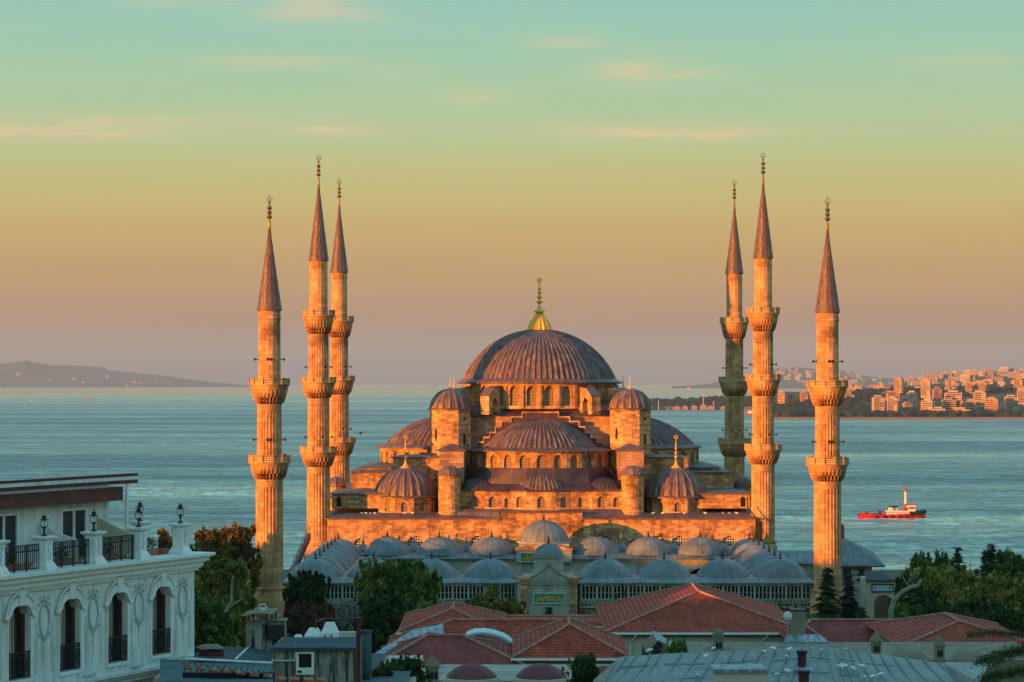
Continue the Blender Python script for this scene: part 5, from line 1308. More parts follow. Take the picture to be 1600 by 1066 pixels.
def hp(name, label, pl, pr_, pye, d, dep, pyr, axis='y', rpl=None, rpr=None, **kw):
    """same, from photo measurements: eave from px pl to pr at distance d; ridge height seen at pyr"""
    x0, x1 = PX(pl, d), PX(pr_, d); ze = PZ(pye, d)
    if axis == 'y':
        r0 = (x1-x0)/2 if rpl is None else rpl; r1 = dep-(x1-x0)/2 if rpr is None else rpr
        return hiproof(name, label, (x0+x1)/2, d, x1-x0, dep, ze, PZ(pyr, d+r0), 'y', r0, r1, **kw)
    dr = d+dep/2
    return hiproof(name, label, (x0+x1)/2, d, x1-x0, dep, ze, PZ(pyr, dr), 'x', PX(rpl, dr)-(x0+x1)/2, PX(rpr, dr)-(x0+x1)/2, **kw)
b1 = hp('tiled_building', 'big hipped red tile roof whose peak rises highest, right of centre', 945, 1262, 988, 185, 21, 925, 'y', 7.2, 14.5)
for px in (985, 1190):
    q = MB(); x = PX(px, 185)-b1.location.x; z = PZ(994, 185); q.path([(x+.5, -.05, z+.15), (x, .42, z-.5), (x, .42, z-3)], .06, 6); part(q, 'downpipe', 'white_trim', b1)
# eaves extension to the right with the flat lead patch
hp('tiled_building', 'small hipped red roof directly left of the big one, peak above the middle', 800, 985, 1028, 166, 12.5, 976, 'y', 4.0, 8.3, mat='tile')
hp('tiled_building', 'long red roof with a level ridge behind the blue vaulted skylight', 598, 935, 1020, 183, 11, 969, 'x', 706, 908)
hp('tiled_building', 'low dark red roof nearest the viewer with a short level ridge, left of centre', 582, 826, 1043, 165, 12, 993, 'x', 668, 722, mat='tile_dark')
hp('tiled_building', 'small hipped red roof farthest left, peak against the dark trees', 620, 790, 988, 193, 15, 952, 'y', 4.1, 9.5)
hp('tiled_building', 'long narrow roof seen as a thin red strip below the courtyard gate', 700, 985, 978, 203, 10, 963, 'x', 728, 972)
hp('tiled_building', 'long dark red roof with a level ridge right of the big peak', 1215, 1500, 1014, 190, 13, 969, 'x', 1268, 1474, mat='tile_dark', wall='dome_plaster')
hp('tiled_building', 'orange red hipped roof at the right edge of the photo', 1405, 1632, 1012, 178, 17, 971, 'y', 5.0, 11.0, mat='tile', wall='dome_plaster')
hp('tiled_building', 'small low red roof wing filling the corner right of the square chimney', 1228, 1288, 1000, 180, 6, 976, 'y', 1.3, 4.5, mat='tile_dark')
# blue vaulted skylight
sk_ = empty('vaulted_skylight', (PX(768, 176), 176, PZ(1006, 176))); tag(sk_, 'pale blue ribbed barrel vault skylight between the red roofs', 'skylight')
q = MB(); q.M = Matrix.Rotation(radians(14), 4, 'Y'); q.lathe([(1.0, 0)], 3) if False else None
n = 14; R0, R1 = 2.0, 1.98
for i in range(n):
    a0, a1 = pi*(.09+.82*i/n), pi*(.09+.82*(i+1)/n)
    p0, p1 = (-1.95*cos(a0), .98*sin(a0)-.28), (-1.95*cos(a1), .98*sin(a1)-.28)
    q.poly([(p0[0], 0, p0[1]), (p0[0], 3, p0[1]), (p1[0], 3, p1[1]), (p1[0], 0, p1[1])][::-1])
    q.poly([(p0[0], 0, p0[1]), (p1[0], 0, p1[1]), (p1[0]*.93, 0, p1[1]-.13), (p0[0]*.93, 0, p0[1]-.13)])
part(q, 'vault_sheet', 'blue_sheet', sk_)
q2 = MB(); q2.M = q.M
for k in range(7): 
    a = pi*(.15+.7*k/6); q2.tube((-1.97*cos(a), -.03, .99*sin(a)-.27), (-1.97*cos(a), 3, .99*sin(a)-.27), .035, 5)
part(q2, 'vault_rib', 'white_trim', sk_)
q = MB(); q.M = q2.M; q.box(-1.75, 1.75, .15, 2.9, -.9, .12); part(q, 'vault_end_wall', 'tarp', sk_)
q = MB(); q.box(-1.2, 1.0, -1.0, 0, 0, .5); 
# grey valley flashing at the left of the roofs
vf = MB(); a = P(583, 1022, 172); b_ = P(645, 984, 179); c_ = P(692, 975, 181.5); d_ = P(668, 988, 177)
vf.poly([a, P(600, 1022, 171.6), d_, P(694, 990, 178), c_, b_]); vf.poly([a-Vector((0,0,.15)), P(600, 1022, 171.6)-Vector((0,0,.15)), P(600, 1022, 171.6), a])
for v_ in (0,): 
    o = vf.build('roof_flashing', 'lead_pale'); tag(o, 'grey lead flashing sloping between the left red roofs', 'flashing')
# chimneys of the old school
def chim(px, py0, py1, wpx, d, label, cap='pyramid', slots=2, mat='dome_plaster', tall=True):
    s_ = d/F; W = wpx*s_; zt_ = PZ(py0, d); zs_ = PZ(py0+(py1-py0)*.32, d); zb = PZ(py1, d)
    b = empty('chimney', (PX(px, d), d, zb)); tag(b, label, 'chimney'); z = lambda v: v-zb
    q = MB(); q.box(-W/2, W/2, 0, W, -3 if tall else 0, z(zs_)); part(q, 'shaft', mat, b)
    q = MB()
    if cap == 'pyramid':
        q.box(-W/2-.08, W/2+.08, -.08, W+.08, z(zs_)+.003, z(zs_)+.1); q.frustum((-W/2-.05, W/2+.05, -.05, W+.05, z(zs_)+.103), (-.04, .04, W/2-.04, W/2+.04, z(zt_)))
    elif cap == 'dome':
        q.box(-W/2-.05, W/2+.05, -.05, W+.05, z(zs_)+.003, z(zs_)+.08); q.lathe(dome_prof(W*.52, z(zs_)+.08, z(zt_), 6), 14, 0, W/2)
    part(q, 'cap', mat, b)
    q = MB(); sw = W*.13
    for k in range(slots):
        x = (k-(slots-1)/2)*W*.32; q.slab([(x-sw, z(zs_)-.62), (x+sw, z(zs_)-.62), (x+sw, z(zs_)-.3), (x, z(zs_)-.17), (x-sw, z(zs_)-.3)], -.02, .2)
    part(q, 'smoke_slots', 'dark_void', b)
    return b
chim(1123, 983, 1030, 15, 160, 'domed plaster chimney before the big roof, above the green lead roof', 'dome')
chim(1370, 986, 1040, 15, 155, 'plaster chimney with pointed cap before the long dark red roof', 'pyramid')
chim(1469, 993, 1046, 14, 153, 'plaster chimney with green pointed cap, right one of the pair', 'pyramid')
chim(675, 1024, 1085, 20, 142, 'plaster chimney with pointed tiled hat and three slots at the lower left roofs', 'pyramid', 3)
chim(902, 1024, 1085, 17, 142, 'plaster chimney half hidden by a shrub at lower centre', 'pyramid', 2)
b = empty('square_chimney', (PX(1248, 178), 178, PZ(1002, 178))); tag(b, 'broad square rendered chimney beside the satellite dish', 'chimney')
q = MB(); W = 22*178/F; q.box(-W/2, W/2, 0, W, -.6, 47*178/F); part(q, 'shaft', 'dome_plaster', b); q = MB(); q.box(-W/2-.05, W/2+.05, -.05, W+.05, 47*178/F+.003, 47*178/F+.1); part(q, 'cap', 'iron', b)
q = MB(); q.poly([(-1.2, -1.6, .12), (1.9, -1.6, .1), (1.4, 0, .5), (-.8, 0, .5)]); q.poly([(-1.2, -1.6, -.1), (1.9, -1.6, -.1), (1.9, -1.6, .1), (-1.2, -1.6, .12)]); part(q, 'lead_apron', 'lead_pale', b)
b = empty('satellite_dish', (PX(1231, 177), 177, PZ(963, 177))); tag(b, 'round white satellite dish beside the square chimney', 'satellite dish')
q = MB(); q.M = Matrix.Rotation(radians(80), 4, 'X') @ Matrix.Rotation(.3, 4, 'Y'); q.lathe([(.02, .14), (.18, .09), (.28, .04), (.34, -.03), (.32, -.05), (.02, .06)], 18); part(q, 'dish', 'satellite', b, True)
q = MB(); q.tube((0, .1, -.1), (0, .15, -1.4), .04, 6); q.tube((0, 0, -.2), (0, -.6, 0), .025, 5); part(q, 'arm', 'grey_metal', b)
# low domes of the school
def lowdome(px, pyt, pyb, hw, d, mat, label, group):
    s_ = d/F; r = hw*s_; zt_, zb = PZ(pyt, d+r), PZ(pyb, d)
    b = empty('low_dome', (PX(px, d), d+r, 0)); tag(b, label, 'dome', group)
    q = MB(); q.lathe(dome_prof(r, zb, zt_, 10), 40); part(q, 'shell', mat, b, True); q = MB(); q.lathe([(r+.1, 0), (r+.1, zb+.02), (r-.1, zb+.05)], 40); part(q, 'base_ring', mat if mat == 'dome_plaster' else 'plaster', b)
lowdome(736, 1037, 1064, 42, 146, 'maroon_dome', 'dark maroon low dome at the bottom edge, left one of the pair', 'maroon domes')
lowdome(846, 1037, 1064, 42, 146, 'maroon_dome', 'dark maroon low dome at the bottom edge, right one of the pair', 'maroon domes')
lowdome(946, 1040, 1066, 30, 148, 'maroon_dome', 'dark maroon low dome tucked against the green lead roof', 'maroon domes')
lowdome(1128, 1005, 1030, 34, 166, 'dome_plaster', 'brown plaster dome behind the domed chimney', 'plaster domes of the old school')
lowdome(1231, 1007, 1030, 28, 166, 'dome_plaster', 'brown plaster dome at the right end of the beige wall', 'plaster domes of the old school')
lowdome(1322, 1009, 1034, 32, 164, 'dome_plaster', 'brown plaster dome left of the pointed cap chimney', 'plaster domes of the old school')
lowdome(1425, 1012, 1040, 36, 163, 'dome_plaster', 'brown plaster dome between the two pointed cap chimneys', 'plaster domes of the old school')
lowdome(1520, 1014, 1042, 36, 163, 'dome_plaster', 'brown plaster dome at the far right under the red eave', 'plaster domes of the old school')
q = MB(); q.box(PX(560, 150), PX(960, 150), 149.5, 158, 0, PZ(1062, 150)); o = q.build('flat_roofed_wing', 'marble'); tag(o, 'pale low flat roofed wing carrying the maroon domes', 'building')
q = MB(); q.box(PX(1060, 166), PX(1640, 166), 166, 177.3, 0, PZ(1031, 166)); o = q.build('flat_roofed_range', 'dome_plaster'); tag(o, 'brown flat roofed range carrying the plaster domes', 'building')
# little gable shed left of the beige wall
b = empty('gable_shed', (PX(1040, 170), 170, 0)); tag(b, 'small dark gable end between the small hipped roof and the beige wall', 'shed')
q = MB(); s_ = 170/F; q.slab([(-30*s_, 0), (26*s_, 0), (26*s_, PZ(1024, 170)), (-12*s_, PZ(1003, 170)), (-30*s_, PZ(1022, 170))], .3, 6); part(q, 'gable_wall', 'iron', b)
q = MB(); q.slab([(-14*s_, PZ(1000.5, 170)), (-10*s_, PZ(1000.5, 170)), (34*s_, PZ(1026, 170)), (31*s_, PZ(1027, 170))], 0, 6.2); part(q, 'verge_board', 'lead_pale', b)

# ================================================================== GREEN LEAD ROOF AT THE BOTTOM RIGHT
LR = empty('lead_roofed_building', (PX(1230, 118), 118, 0)); tag(LR, 'wide grey green lead sheet roof with gulls along the bottom right', 'building')
D1, D0 = 128.0, 106.0
def L_(px, py, d): v = P(px, py, d); return (v.x-LR.location.x, v.y-118, v.z)
top = [(968, 1027), (1030, 1022), (1120, 1018), (1200, 1014), (1262, 1011), (1300, 1012), (1340, 1018), (1400, 1026), (1475, 1037)]
q = MB()
bot = [(900, 1160), (985, 1158), (1080, 1154), (1180, 1150), (1260, 1148), (1310, 1148), (1370, 1152), (1450, 1158), (1570, 1168)]
tp = [L_(a, b_, D1) for a, b_ in top]; bp = [L_(a, b_, D0) for a, b_ in bot]
NS = 6
Rn = random.Random(8)
gridp = [[Vector(tp[i]).lerp(Vector(bp[i]), j/NS)+Vector((0, 0, Rn.uniform(-.05, .05) if 0 < j < NS else 0)) for j in range(NS+1)] for i in range(len(tp))]
for i in range(len(tp)-1):
    for j in range(NS):
        q.poly([gridp[i][j+1], gridp[i+1][j+1], gridp[i+1][j], gridp[i][j]])
# back slope and ends
bk_ = [(v[0]*1.0, v[1]+9, v[2]-1.6) for v in tp]
for i in range(len(tp)-1): q.poly([tp[i], tp[i+1], bk_[i+1], bk_[i]])
hpL = L_(928, 1062, 118); hpR = L_(1530, 1066, 117)
q.poly([tp[0], (bk_[0][0]-3, bk_[0][1], bk_[0][2]), hpL, bp[0]][::-1] if False else [bp[0], tp[0], hpL])
q.poly([tp[-1], bp[-1], hpR])
part(q, 'lead_sheet_roof', 'lead_green', LR)
q = MB()
def onroof(u, v):   # u along 0..8, v down 0..1
    i = min(len(tp)-2, int(u)); f_ = u-i; a = Vector(tp[i]).lerp(Vector(tp[i+1]), f_); b2 = Vector(bp[i]).lerp(Vector(bp[i+1]), f_); return a.lerp(b2, v)
for k in range(26):
    u = .15+7.7*k/25+Rn.uniform(-.05, .05); sh = .55*(1 if u > 4.3 else -1)*0
    vv = [0, .2, .4, .6, .8, 1]
    du = -.5 if u < 4.6 else .55
    pts = [onroof(min(7.99, max(0, u+du*v_)), v_)+Vector((0, 0, .04)) for v_ in vv]
    q.path(pts, .035, 4)
for v_ in (.16, .34, .55):
    for k in range(7): q.tube(onroof(k+.15, v_+Rn.uniform(-.02, .02))+Vector((0,0,.02)), onroof(k+.85, v_+Rn.uniform(-.02, .02))+Vector((0,0,.02)), .022, 4)
part(q, 'roof_seams', 'lead_green', LR)
q = MB(); q.box(tp[0][0]+1, tp[-1][0]-1, tp[0][1]-18, tp[0][1]+6, 0, 15.0); part(q, 'wall', 'plaster', LR)
# right hand lower slope
q = MB(); q.poly([tp[-1], (hpR[0], hpR[1], hpR[2]), (hpR[0]+1.6, hpR[1]+6, hpR[2]+.2), (tp[-1][0]+.6, tp[-1][1]+3, tp[-1][2]-.25)]); part(q, 'side_slope', 'lead_roof', LR)
# stone dormer with a coping
dm = empty('roof_dormer', (PX(1157, 113), 113, PZ(1066, 113))); tag(dm, 'stone dormer box with weathered grey coping set in the green lead roof', 'dormer'); s_ = 113/F
q = MB(); q.box(-40*s_, 40*s_, 0, 2, -1.2, 14*s_); part(q, 'dormer_wall', 'plaster', dm)
q = MB(); q.box(-43*s_, 43*s_, -.1, 2.2, 14*s_+.003, 18*s_); q.box(-41*s_, 41*s_, -.04, 2.1, 18*s_+.003, 20*s_); part(q, 'coping', 'lead_pale', dm)
dm2 = empty('roof_dormer', (PX(1178, 109), 109, PZ(1073, 109))); 
COL.objects.unlink(dm2)
# maroon flue pots
for (px, py, d, w_, lb) in ((1253, 1014, 121, 15, 'maroon chimney pot with dark rim, upper one on the green lead roof'), (1256, 1045, 114, 18, 'maroon chimney pot with dark rim, lower one at the bottom edge')):
    s_ = d/F; b = empty('chimney_pot', (PX(px, d), d, PZ(py+27, d))); tag(b, lb, 'chimney pot'); W = w_*s_
    q = MB(); q.lathe([(W*.42, -.8), (W*.46, 17*s_), (W*.5, 20*s_)], 16); part(q, 'pot', 'maroon', b)
    q = MB(); q.lathe([(W*.5, 20*s_), (W*.62, 21*s_), (W*.62, 24*s_), (W*.4, 25*s_), (.05, 24.5*s_)], 16); part(q, 'rim', 'iron', b)
    q = MB(); q.poly([(-W*1.0, -W*.9, -.12), (W*1.3, -W*.9, -.12), (W*1.0, W*.6, .12), (-W*.8, W*.6, .12)]); part(q, 'flashing', 'lead_pale', b)
# gulls on the lead roof
def roof_hit(px, py):
    best = None
    for iu in range(0, 161):
        for iv in range(0, 34):
            p = onroof(min(7.999, iu*.05), iv*.02); w_ = p+Vector((LR.location.x, 118, 0)); k = F/w_.y
            x, y = 800+w_.x*k, 596-(w_.z-EYE)*k; e = (x-px)**2+(y-py)**2
            if best is None or e < best[0]: best = (e, w_)
    return best[1]
GP = [(1014, 1022), (1102, 1031), (1116, 1019), (1208, 1019), (1233, 1020), (1230, 1033), (1230, 1055), (1212, 1060), (1283, 1022), (1322, 1021), (1314, 1048), (1320, 1046), (1331, 1051), (1334, 1054), (1348, 1048), (1351, 1065), (1364, 1064), (1374, 1061), (1087, 1060), (1196, 1024)]
g0 = None
for i, (px, py) in enumerate(GP):
    w_ = roof_hit(px, py+1)
    if g0 is None: g0 = bird(w_, .8, 'seagull', 'white seagull standing on the green lead roof', 'seagulls on the lead roof', rz=.6); c_ = g0
    else: c_ = copy_tree(g0)
    c_.location = w_+Vector((0, 0, .02)); c_.rotation_euler = (0, 0, Rn.uniform(-2.5, 2.5))
# pigeons and gulls on the mosque roof
g1 = None
for i, (px, py) in enumerate([(566, 805), (573, 808), (587, 800), (579, 806), (633, 801), (644, 807), (1035, 809), (1069, 806), (1103, 805), (1130, 803), (1140, 810), (1152, 808), (1020, 807), (1154, 743)]):
    d = 359.2; z = 12.92+(811-py)*.09
    if py == 743: d, z = 392, 16.6
    loc = Vector((PX(px, d), d, PZ(py, d)))
    if d < 370: loc = Vector((PX(px, 357.8+1.2), 359.0, 12.75+.165+(359.0-357.75)/(361.2-357.75)*1.18))
    else: continue
    if g1 is None: g1 = bird(loc, 1.15, 'seagull', 'white gull resting on the lead roof above the hall wall', 'gulls on the mosque roof'); c_ = g1
    else: c_ = copy_tree(g1)
    c_.location = loc; c_.rotation_euler = (0, 0, Rn.uniform(-2, 2))
# cedar boughs reaching in from the right
def bough(name, label, pts, d, spread, seed, leaf=.16):
    R = random.Random(seed); b = empty(name, P(*pts[0], d)); tag(b, label, 'tree')
    V = [P(px, py, d+i*.3)-b.location for i, (px, py) in enumerate(pts)]
    tk = MB(); tk.path(V, .10, 6, .03)
    if V[0].z+b.location.z > 0: tk.path([V[0], Vector((V[0].x+.8, .5, V[0].z-3)), Vector((V[0].x+1.5, 1, -b.location.z-.2))], .12, 8, .4)
    cr = MB()
    for i in range(len(V)-1):
        for k in range(30):
            q_ = V[i].lerp(V[i+1], k/30); 
            for m__ in range(26):
                a = R.uniform(0, 2*pi); L = spread*R.uniform(.2, 1)
                tip = q_+Vector((L*cos(a), L*sin(a)*1.3, -L*.22+R.gauss(0, .12))); s_ = leaf*.6*R.uniform(.6, 1.3); u = Vector((cos(a)*.5+R.gauss(0, .7), sin(a)*.5+R.gauss(0, .7), R.gauss(-.1, .6))).normalized()*s_; w_ = Vector((R.gauss(0, 1), R.gauss(0, 1), R.gauss(0, .4))).normalized()*s_*.25
                cr.poly([tip-u, tip+w_, tip+u, tip-w_])
    part(tk, 'trunk', 'bark', b); part(cr, 'needles', 'leaf_dark', b)
bough('cedar_bough', 'dark cedar bough drooping over the lower right corner', [(1622, 1010), (1590, 1015), (1560, 1022), (1535, 1034)], 110, .55, 1)
bough('cedar_bough', 'second cedar bough at the very bottom right corner', [(1630, 1044), (1595, 1046), (1560, 1050), (1540, 1060)], 108, .5, 2)
bough('cedar_bough', 'thin dark bough crossing in front of the right red roof', [(1625, 995), (1590, 991), (1550, 987), (1510, 993)], 135, .28, 3, .12)
# ================================================================== ROOFTOPS AT THE BOTTOM LEFT
SD_ = 100.0
sh = empty('rooftop_hut', (PX(492, SD_), SD_, 0)); tag(sh, 'stained concrete rooftop hut with a white framed window', 'hut')
def sx_(px): return (px-492)*SD_/F
q = MB(); q.box(sx_(426), sx_(556), 0, 4, 10, PZ(1012, SD_)); part(q, 'hut_wall', 'stained_wall', sh)
q = MB(); zt_ = PZ(1012, SD_); q.poly([(sx_(422), -.2, zt_+.02), (sx_(558), -.2, zt_+.02), (sx_(560), 2, PZ(1001, 102)), (sx_(432), 2, PZ(1001, 102))]); q.poly([(sx_(432), 2, PZ(1001, 102)), (sx_(560), 2, PZ(1001, 102)), (sx_(560), 4.2, zt_), (sx_(430), 4.2, zt_)]); q.poly([(sx_(422), -.2, zt_-.1), (sx_(558), -.2, zt_-.1), (sx_(558), -.2, zt_+.02), (sx_(422), -.2, zt_+.02)]); part(q, 'hut_roof', 'panel_blue', sh)
q = MB(); f_ = [(463, 467, 1018, 1054), (487, 491, 1018, 1054), (467, 487, 1018, 1021.5), (467, 487, 1043, 1054)]
for (a, b_, c_, d_) in f_: q.box(sx_(a), sx_(b_), -.08, -.01, PZ(d_, SD_), PZ(c_, SD_)-.002)
fr = part(q, 'window_frame', 'white_trim', sh); q = MB(); q.box(sx_(466), sx_(488), -.04, -.015, PZ(1044, SD_), PZ(1020, SD_)); q.build('glass', 'dark_void', fr); q = MB(); q.box(sx_(465), sx_(472), -.1, -.085, PZ(1051, SD_), PZ(1047.5, SD_)); q.build('vent', 'iron', fr)
q = MB(); q.tube((sx_(424), -.1, PZ(1032, SD_)), (sx_(461), -.1, PZ(1032, SD_)), .04, 6); q.tube((sx_(461), -.1, PZ(1032, SD_)), (sx_(461), -.1, PZ(1010, SD_)), .03, 6); part(q, 'pipe', 'plaster', sh)
for (px, a, b_, c_, lb) in ((463.5, 995, 1004, 18, 'smallest white ventilation hood behind the hut roof, left of three'), (487, 985, 1003, 27, 'middle white tapering ventilation hood behind the hut roof'), (513, 976, 1003, 27, 'tallest white ventilation hood with slots, right of three')):
    d = 103.2; s_ = d/F; W = c_*s_; H = (b_-a)*s_; h_ = empty('ventilation_hood', (PX(px, d), d+.6, PZ(b_, d)-.3)); tag(h_, lb, 'vent hood', 'white hoods behind the hut')
    q = MB(); lo = .3+H*.4; q.box(-W/2, W/2, 0, W, 0, lo if c_ > 20 else .32); q.frustum((-W/2, W/2, 0, W, (lo if c_ > 20 else .32)+.003), (-W/4, W/4, W*.25, W*.75, H+.3)); part(q, 'hood', 'white_trim', h_)
    if px == 513:
        q = MB(); 
        for x in (-.18, .08): q.slab([(x-.07, .32), (x+.07, .32), (x, .55)], -.02, .05)
        part(q, 'slot', 'dark_void', h_)
b = empty('steel_pole', (PX(560, 98), 98, 0)); tag(b, 'dark red steel pole rising right of the stained hut', 'pole')
q = MB(); q.box(-.085, .085, -.085, .085, 8, PZ(968, 98)); part(q, 'post', 'maroon', b); q = MB(); q.box(-.11, .11, -.11, .11, PZ(968, 98)+.003, PZ(967, 98)+.05); part(q, 'post_cap', 'iron', b)
b = empty('pipe_frame', (PX(525, 104), 104, PZ(1003, 104))); tag(b, 'thin pinkish pipe frame standing behind the white hoods', 'frame'); s_ = 104/F
q = MB(); q.tube((-32*s_, 0, 0), (-32*s_, 0, 31*s_), .035, 6); q.tube((-21*s_, .6, 0), (-21*s_, .6, 34*s_), .035, 6); q.tube((-32*s_, 0, 31*s_), (-21*s_, .6, 34*s_), .03, 6); q.tube((-25*s_, .6, 34*s_), (34*s_, .6, 34*s_), .03, 6); q.tube((-21*s_, .6, 14*s_), (0, .6, 14*s_), .02, 6); part(q, 'pipe', 'red_steel', b)
b = empty('concrete_parapet', (PX(545, 106), 106, 0)); tag(b, 'pale concrete parapet and drum behind the red pole', 'parapet')
q = MB(); q.box(PX(522, 106)-b.location.x, PX(562, 106)-b.location.x, 0, .4, 10, PZ(988, 106)); q.box(PX(530, 106)-b.location.x, PX(556, 106)-b.location.x, -.15, -.01, 10, PZ(996, 106)); part(q, 'wall', 'plaster', b)
q = MB(); q.lathe([(.28, 14), (.22, PZ(990, 106)), (.3, PZ(985, 106))], 12, PX(572, 106)-b.location.x, 0); part(q, 'drum', 'tarp', b)
# masonry stack under a tin canopy
cs = empty('canopied_chimney', (PX(414, 106), 106, 0)); tag(cs, 'crumbling masonry chimney block under a bent tin canopy on posts', 'chimney')
def cx2(px): return (px-414)*106/F
q = MB(); q.box(cx2(384), cx2(413), 0, 1.2, 10, PZ(976, 106)); q.box(cx2(414), cx2(443), .3, 1.3, 10, PZ(974, 106)); part(q, 'block', 'stained_wall', cs)
q = MB(); q.box(cx2(385), cx2(414), -.05, 1.25, PZ(976, 106)+.003, PZ(973, 106)); q.box(cx2(421), cx2(446), .2, 1.4, PZ(972, 106), PZ(970.6, 106)); part(q, 'ledge', 'dome_plaster', cs)
q = MB(); 
for px in (386, 394, 413, 422, 428): q.tube((cx2(px), .1+(px % 3)*.4, PZ(976, 106)), (cx2(px), .1+(px % 3)*.4, PZ(959, 106)), .035, 5)
part(q, 'canopy_post', 'iron', cs)
q = MB(); z = lambda p: PZ(p, 106); q.poly([(cx2(379), -.4, z(961)), (cx2(402), -.4, z(956)), (cx2(404), 1.6, z(955)), (cx2(381), 1.6, z(960))]); q.poly([(cx2(402), -.4, z(956)), (cx2(428), -.4, z(957.5)), (cx2(430), 1.6, z(956)), (cx2(404), 1.6, z(955))])
q.poly([(cx2(379), -.4, z(962.5)), (cx2(402), -.4, z(957.5)), (cx2(402), -.4, z(956)), (cx2(379), -.4, z(961))]); q.poly([(cx2(402), -.4, z(957.5)), (cx2(428), -.4, z(959)), (cx2(428), -.4, z(957.5)), (cx2(402), -.4, z(956))]); part(q, 'canopy', 'dome_plaster', cs)
q = MB(); q.lathe([(.1, z(957)), (.16, z(953)), (.1, z(950))], 10, cx2(410), .4); 
q.path([(cx2(410)+.16*cos(a), .2, z(950)+.14*sin(a)) for a in [pi*i/5 for i in range(11)]], .035, 5); part(q, 'ball_vent', 'satellite', cs)
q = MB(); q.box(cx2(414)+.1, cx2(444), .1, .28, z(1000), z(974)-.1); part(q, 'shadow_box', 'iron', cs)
# flat roofs: dark sheets and weathered tarpaulin
fr = empty('flat_roof', (PX(360, 96), 96, 0)); tag(fr, 'weathered blue grey flat roof with dark sheets between the hotel and the hut', 'building')
def fx_(px, d): return PX(px, d)-fr.location.x
q = MB(); q.poly([(fx_(250, 82), 82-96, PZ(1100, 82)), (fx_(428, 82), 82-96, PZ(1100, 82)), (fx_(426, 100), 4, PZ(1035, 100)), (fx_(250, 100), 4, PZ(1030, 100))]); part(q, 'tarpaulin', 'tarp', fr)
q = MB(); 
q.poly([(fx_(300, 99), 3.2, PZ(1028, 99)), (fx_(366, 99), 3.2, PZ(1031, 99)), (fx_(386, 106), 10, PZ(1012, 106)), (fx_(318, 106), 10, PZ(1009, 106))]); q.poly([(fx_(369, 99), 3.2, PZ(1031, 99)), (fx_(424, 99), 3.2, PZ(1034, 99)), (fx_(424, 106), 10, PZ(1018, 106)), (fx_(389, 106), 10, PZ(1012, 106))])
part(q, 'dark_sheet', 'panel_blue', fr)
q = MB(); q.tube((fx_(290, 99), 3.0, PZ(1029.5, 99)), (fx_(426, 99), 3.0, PZ(1036, 99)), .05, 6); q.tube((fx_(367.5, 99), 3.2, PZ(1031, 99)), (fx_(388, 106), 10, PZ(1011.5, 106)), .04, 6); part(q, 'white_batten', 'white_trim', fr)
q = MB(); q.box(fx_(240, 99), fx_(426, 99), 3.0, 11, 0, PZ(1060, 99)); part(q, 'wall', 'plaster', fr)
q = MB(); q.lathe([(.5, PZ(1030, 100)), (.5, PZ(1018, 100))], 4, fx_(328, 100), 4.4); part(q, 'skylight_box', 'maroon', fr); q = MB(); q.lathe([(.55, PZ(1012, 100)-.04), (.4, PZ(1010, 100)), (.05, PZ(1008, 100))], 12, fx_(326, 100), 4.4); part(q, 'skylight_lid', 'dome_plaster', fr)
bw = empty('tiled_parapet', (PX(350, 92), 92, 0)); tag(bw, 'row of clay coping tiles with barbed wire crossing the lower left roofs', 'parapet')
def bx_(px, d=92): return PX(px, d)-bw.location.x
q = MB(); q.box(bx_(285), bx_(428), 0, .3, 0, PZ(1052, 92)); part(q, 'wall', 'dark_void', bw)
q = MB(); px = 286; i = 0
while px < 640:
    d = 92; w_ = 14
    if not 424 < px < 428:
        py = 1041+(px-286)*.115 if px < 424 else 1060+(px-424)*.03
        if px < 424 or px < 510: q.lathe([(.1, 0)], 3) if False else q.tube((bx_(px), -.02, PZ(py, d)), (bx_(px+w_), -.02, PZ(py+1.5, d)), .085, 8)
    px += w_+7; i += 1
part(q, 'clay_tile', 'terracotta', bw)
q = MB()
for k in range(8):
    px = 292+k*18; py = 1041+(px-286)*.115
    q.tube((bx_(px-6), -.2, PZ(py-9, 92)), (bx_(px+7), .1, PZ(py+9, 92)), .018, 5); q.tube((bx_(px+7), -.2, PZ(py-9, 92)), (bx_(px-6), .1, PZ(py+10, 92)), .018, 5)
part(q, 'barbed_wire', 'iron', bw)
tr = empty('flat_roof', (PX(605, 112), 112, 0)); tag(tr, 'pale teal sheet roof with dark membrane at the foot of the left red roofs', 'building')
def tx_(px, d): return PX(px, d)-tr.location.x
q = MB(); q.poly([(tx_(562, 104), -8, PZ(1066, 104)), (tx_(636, 104), -8, PZ(1066, 104)), (tx_(652, 122), 10, PZ(1026, 122)), (tx_(608, 122), 10, PZ(1026, 122))]); part(q, 'pale_sheet', 'tarp', tr)
q = MB(); q.poly([(tx_(562, 105), -7, PZ(1058, 105)), (tx_(580, 105), -7, PZ(1050, 105)), (tx_(606, 120), 8, PZ(1021, 120)), (tx_(562, 120), 8, PZ(1021, 120))]); part(q, 'dark_membrane', 'panel_blue', tr)
q = MB(); q.box(tx_(558, 104), tx_(640, 104), -7, 8, 0, PZ(1090, 104)); part(q, 'wall', 'plaster', tr)
def shrub(px, py, d, wpx, label, mat='leaf_dark', n=16):
    h = 3.0; zb = PZ(py, d)-h; t_ = tree(PX(px, d), d, h, wpx*d/F, label, mat=mat, clumps=n, n=150, leaf=.11, trunk_h=.2, name='shrub', cat='shrub', z=zb)
shrub(634, 1034, 112, 46, 'dark leafy shrub on the pale teal roof left of the hatted chimney')
shrub(600, 1050, 108, 22, 'small dark shrub at the bottom edge on the teal roof', n=8)
shrub(912, 1030, 140, 34, 'dark leafy shrub beside the lower centre chimney')
shrub(1060, 1006, 158, 26, 'little palm like green plant against the beige wall', 'leaf_green', 8)

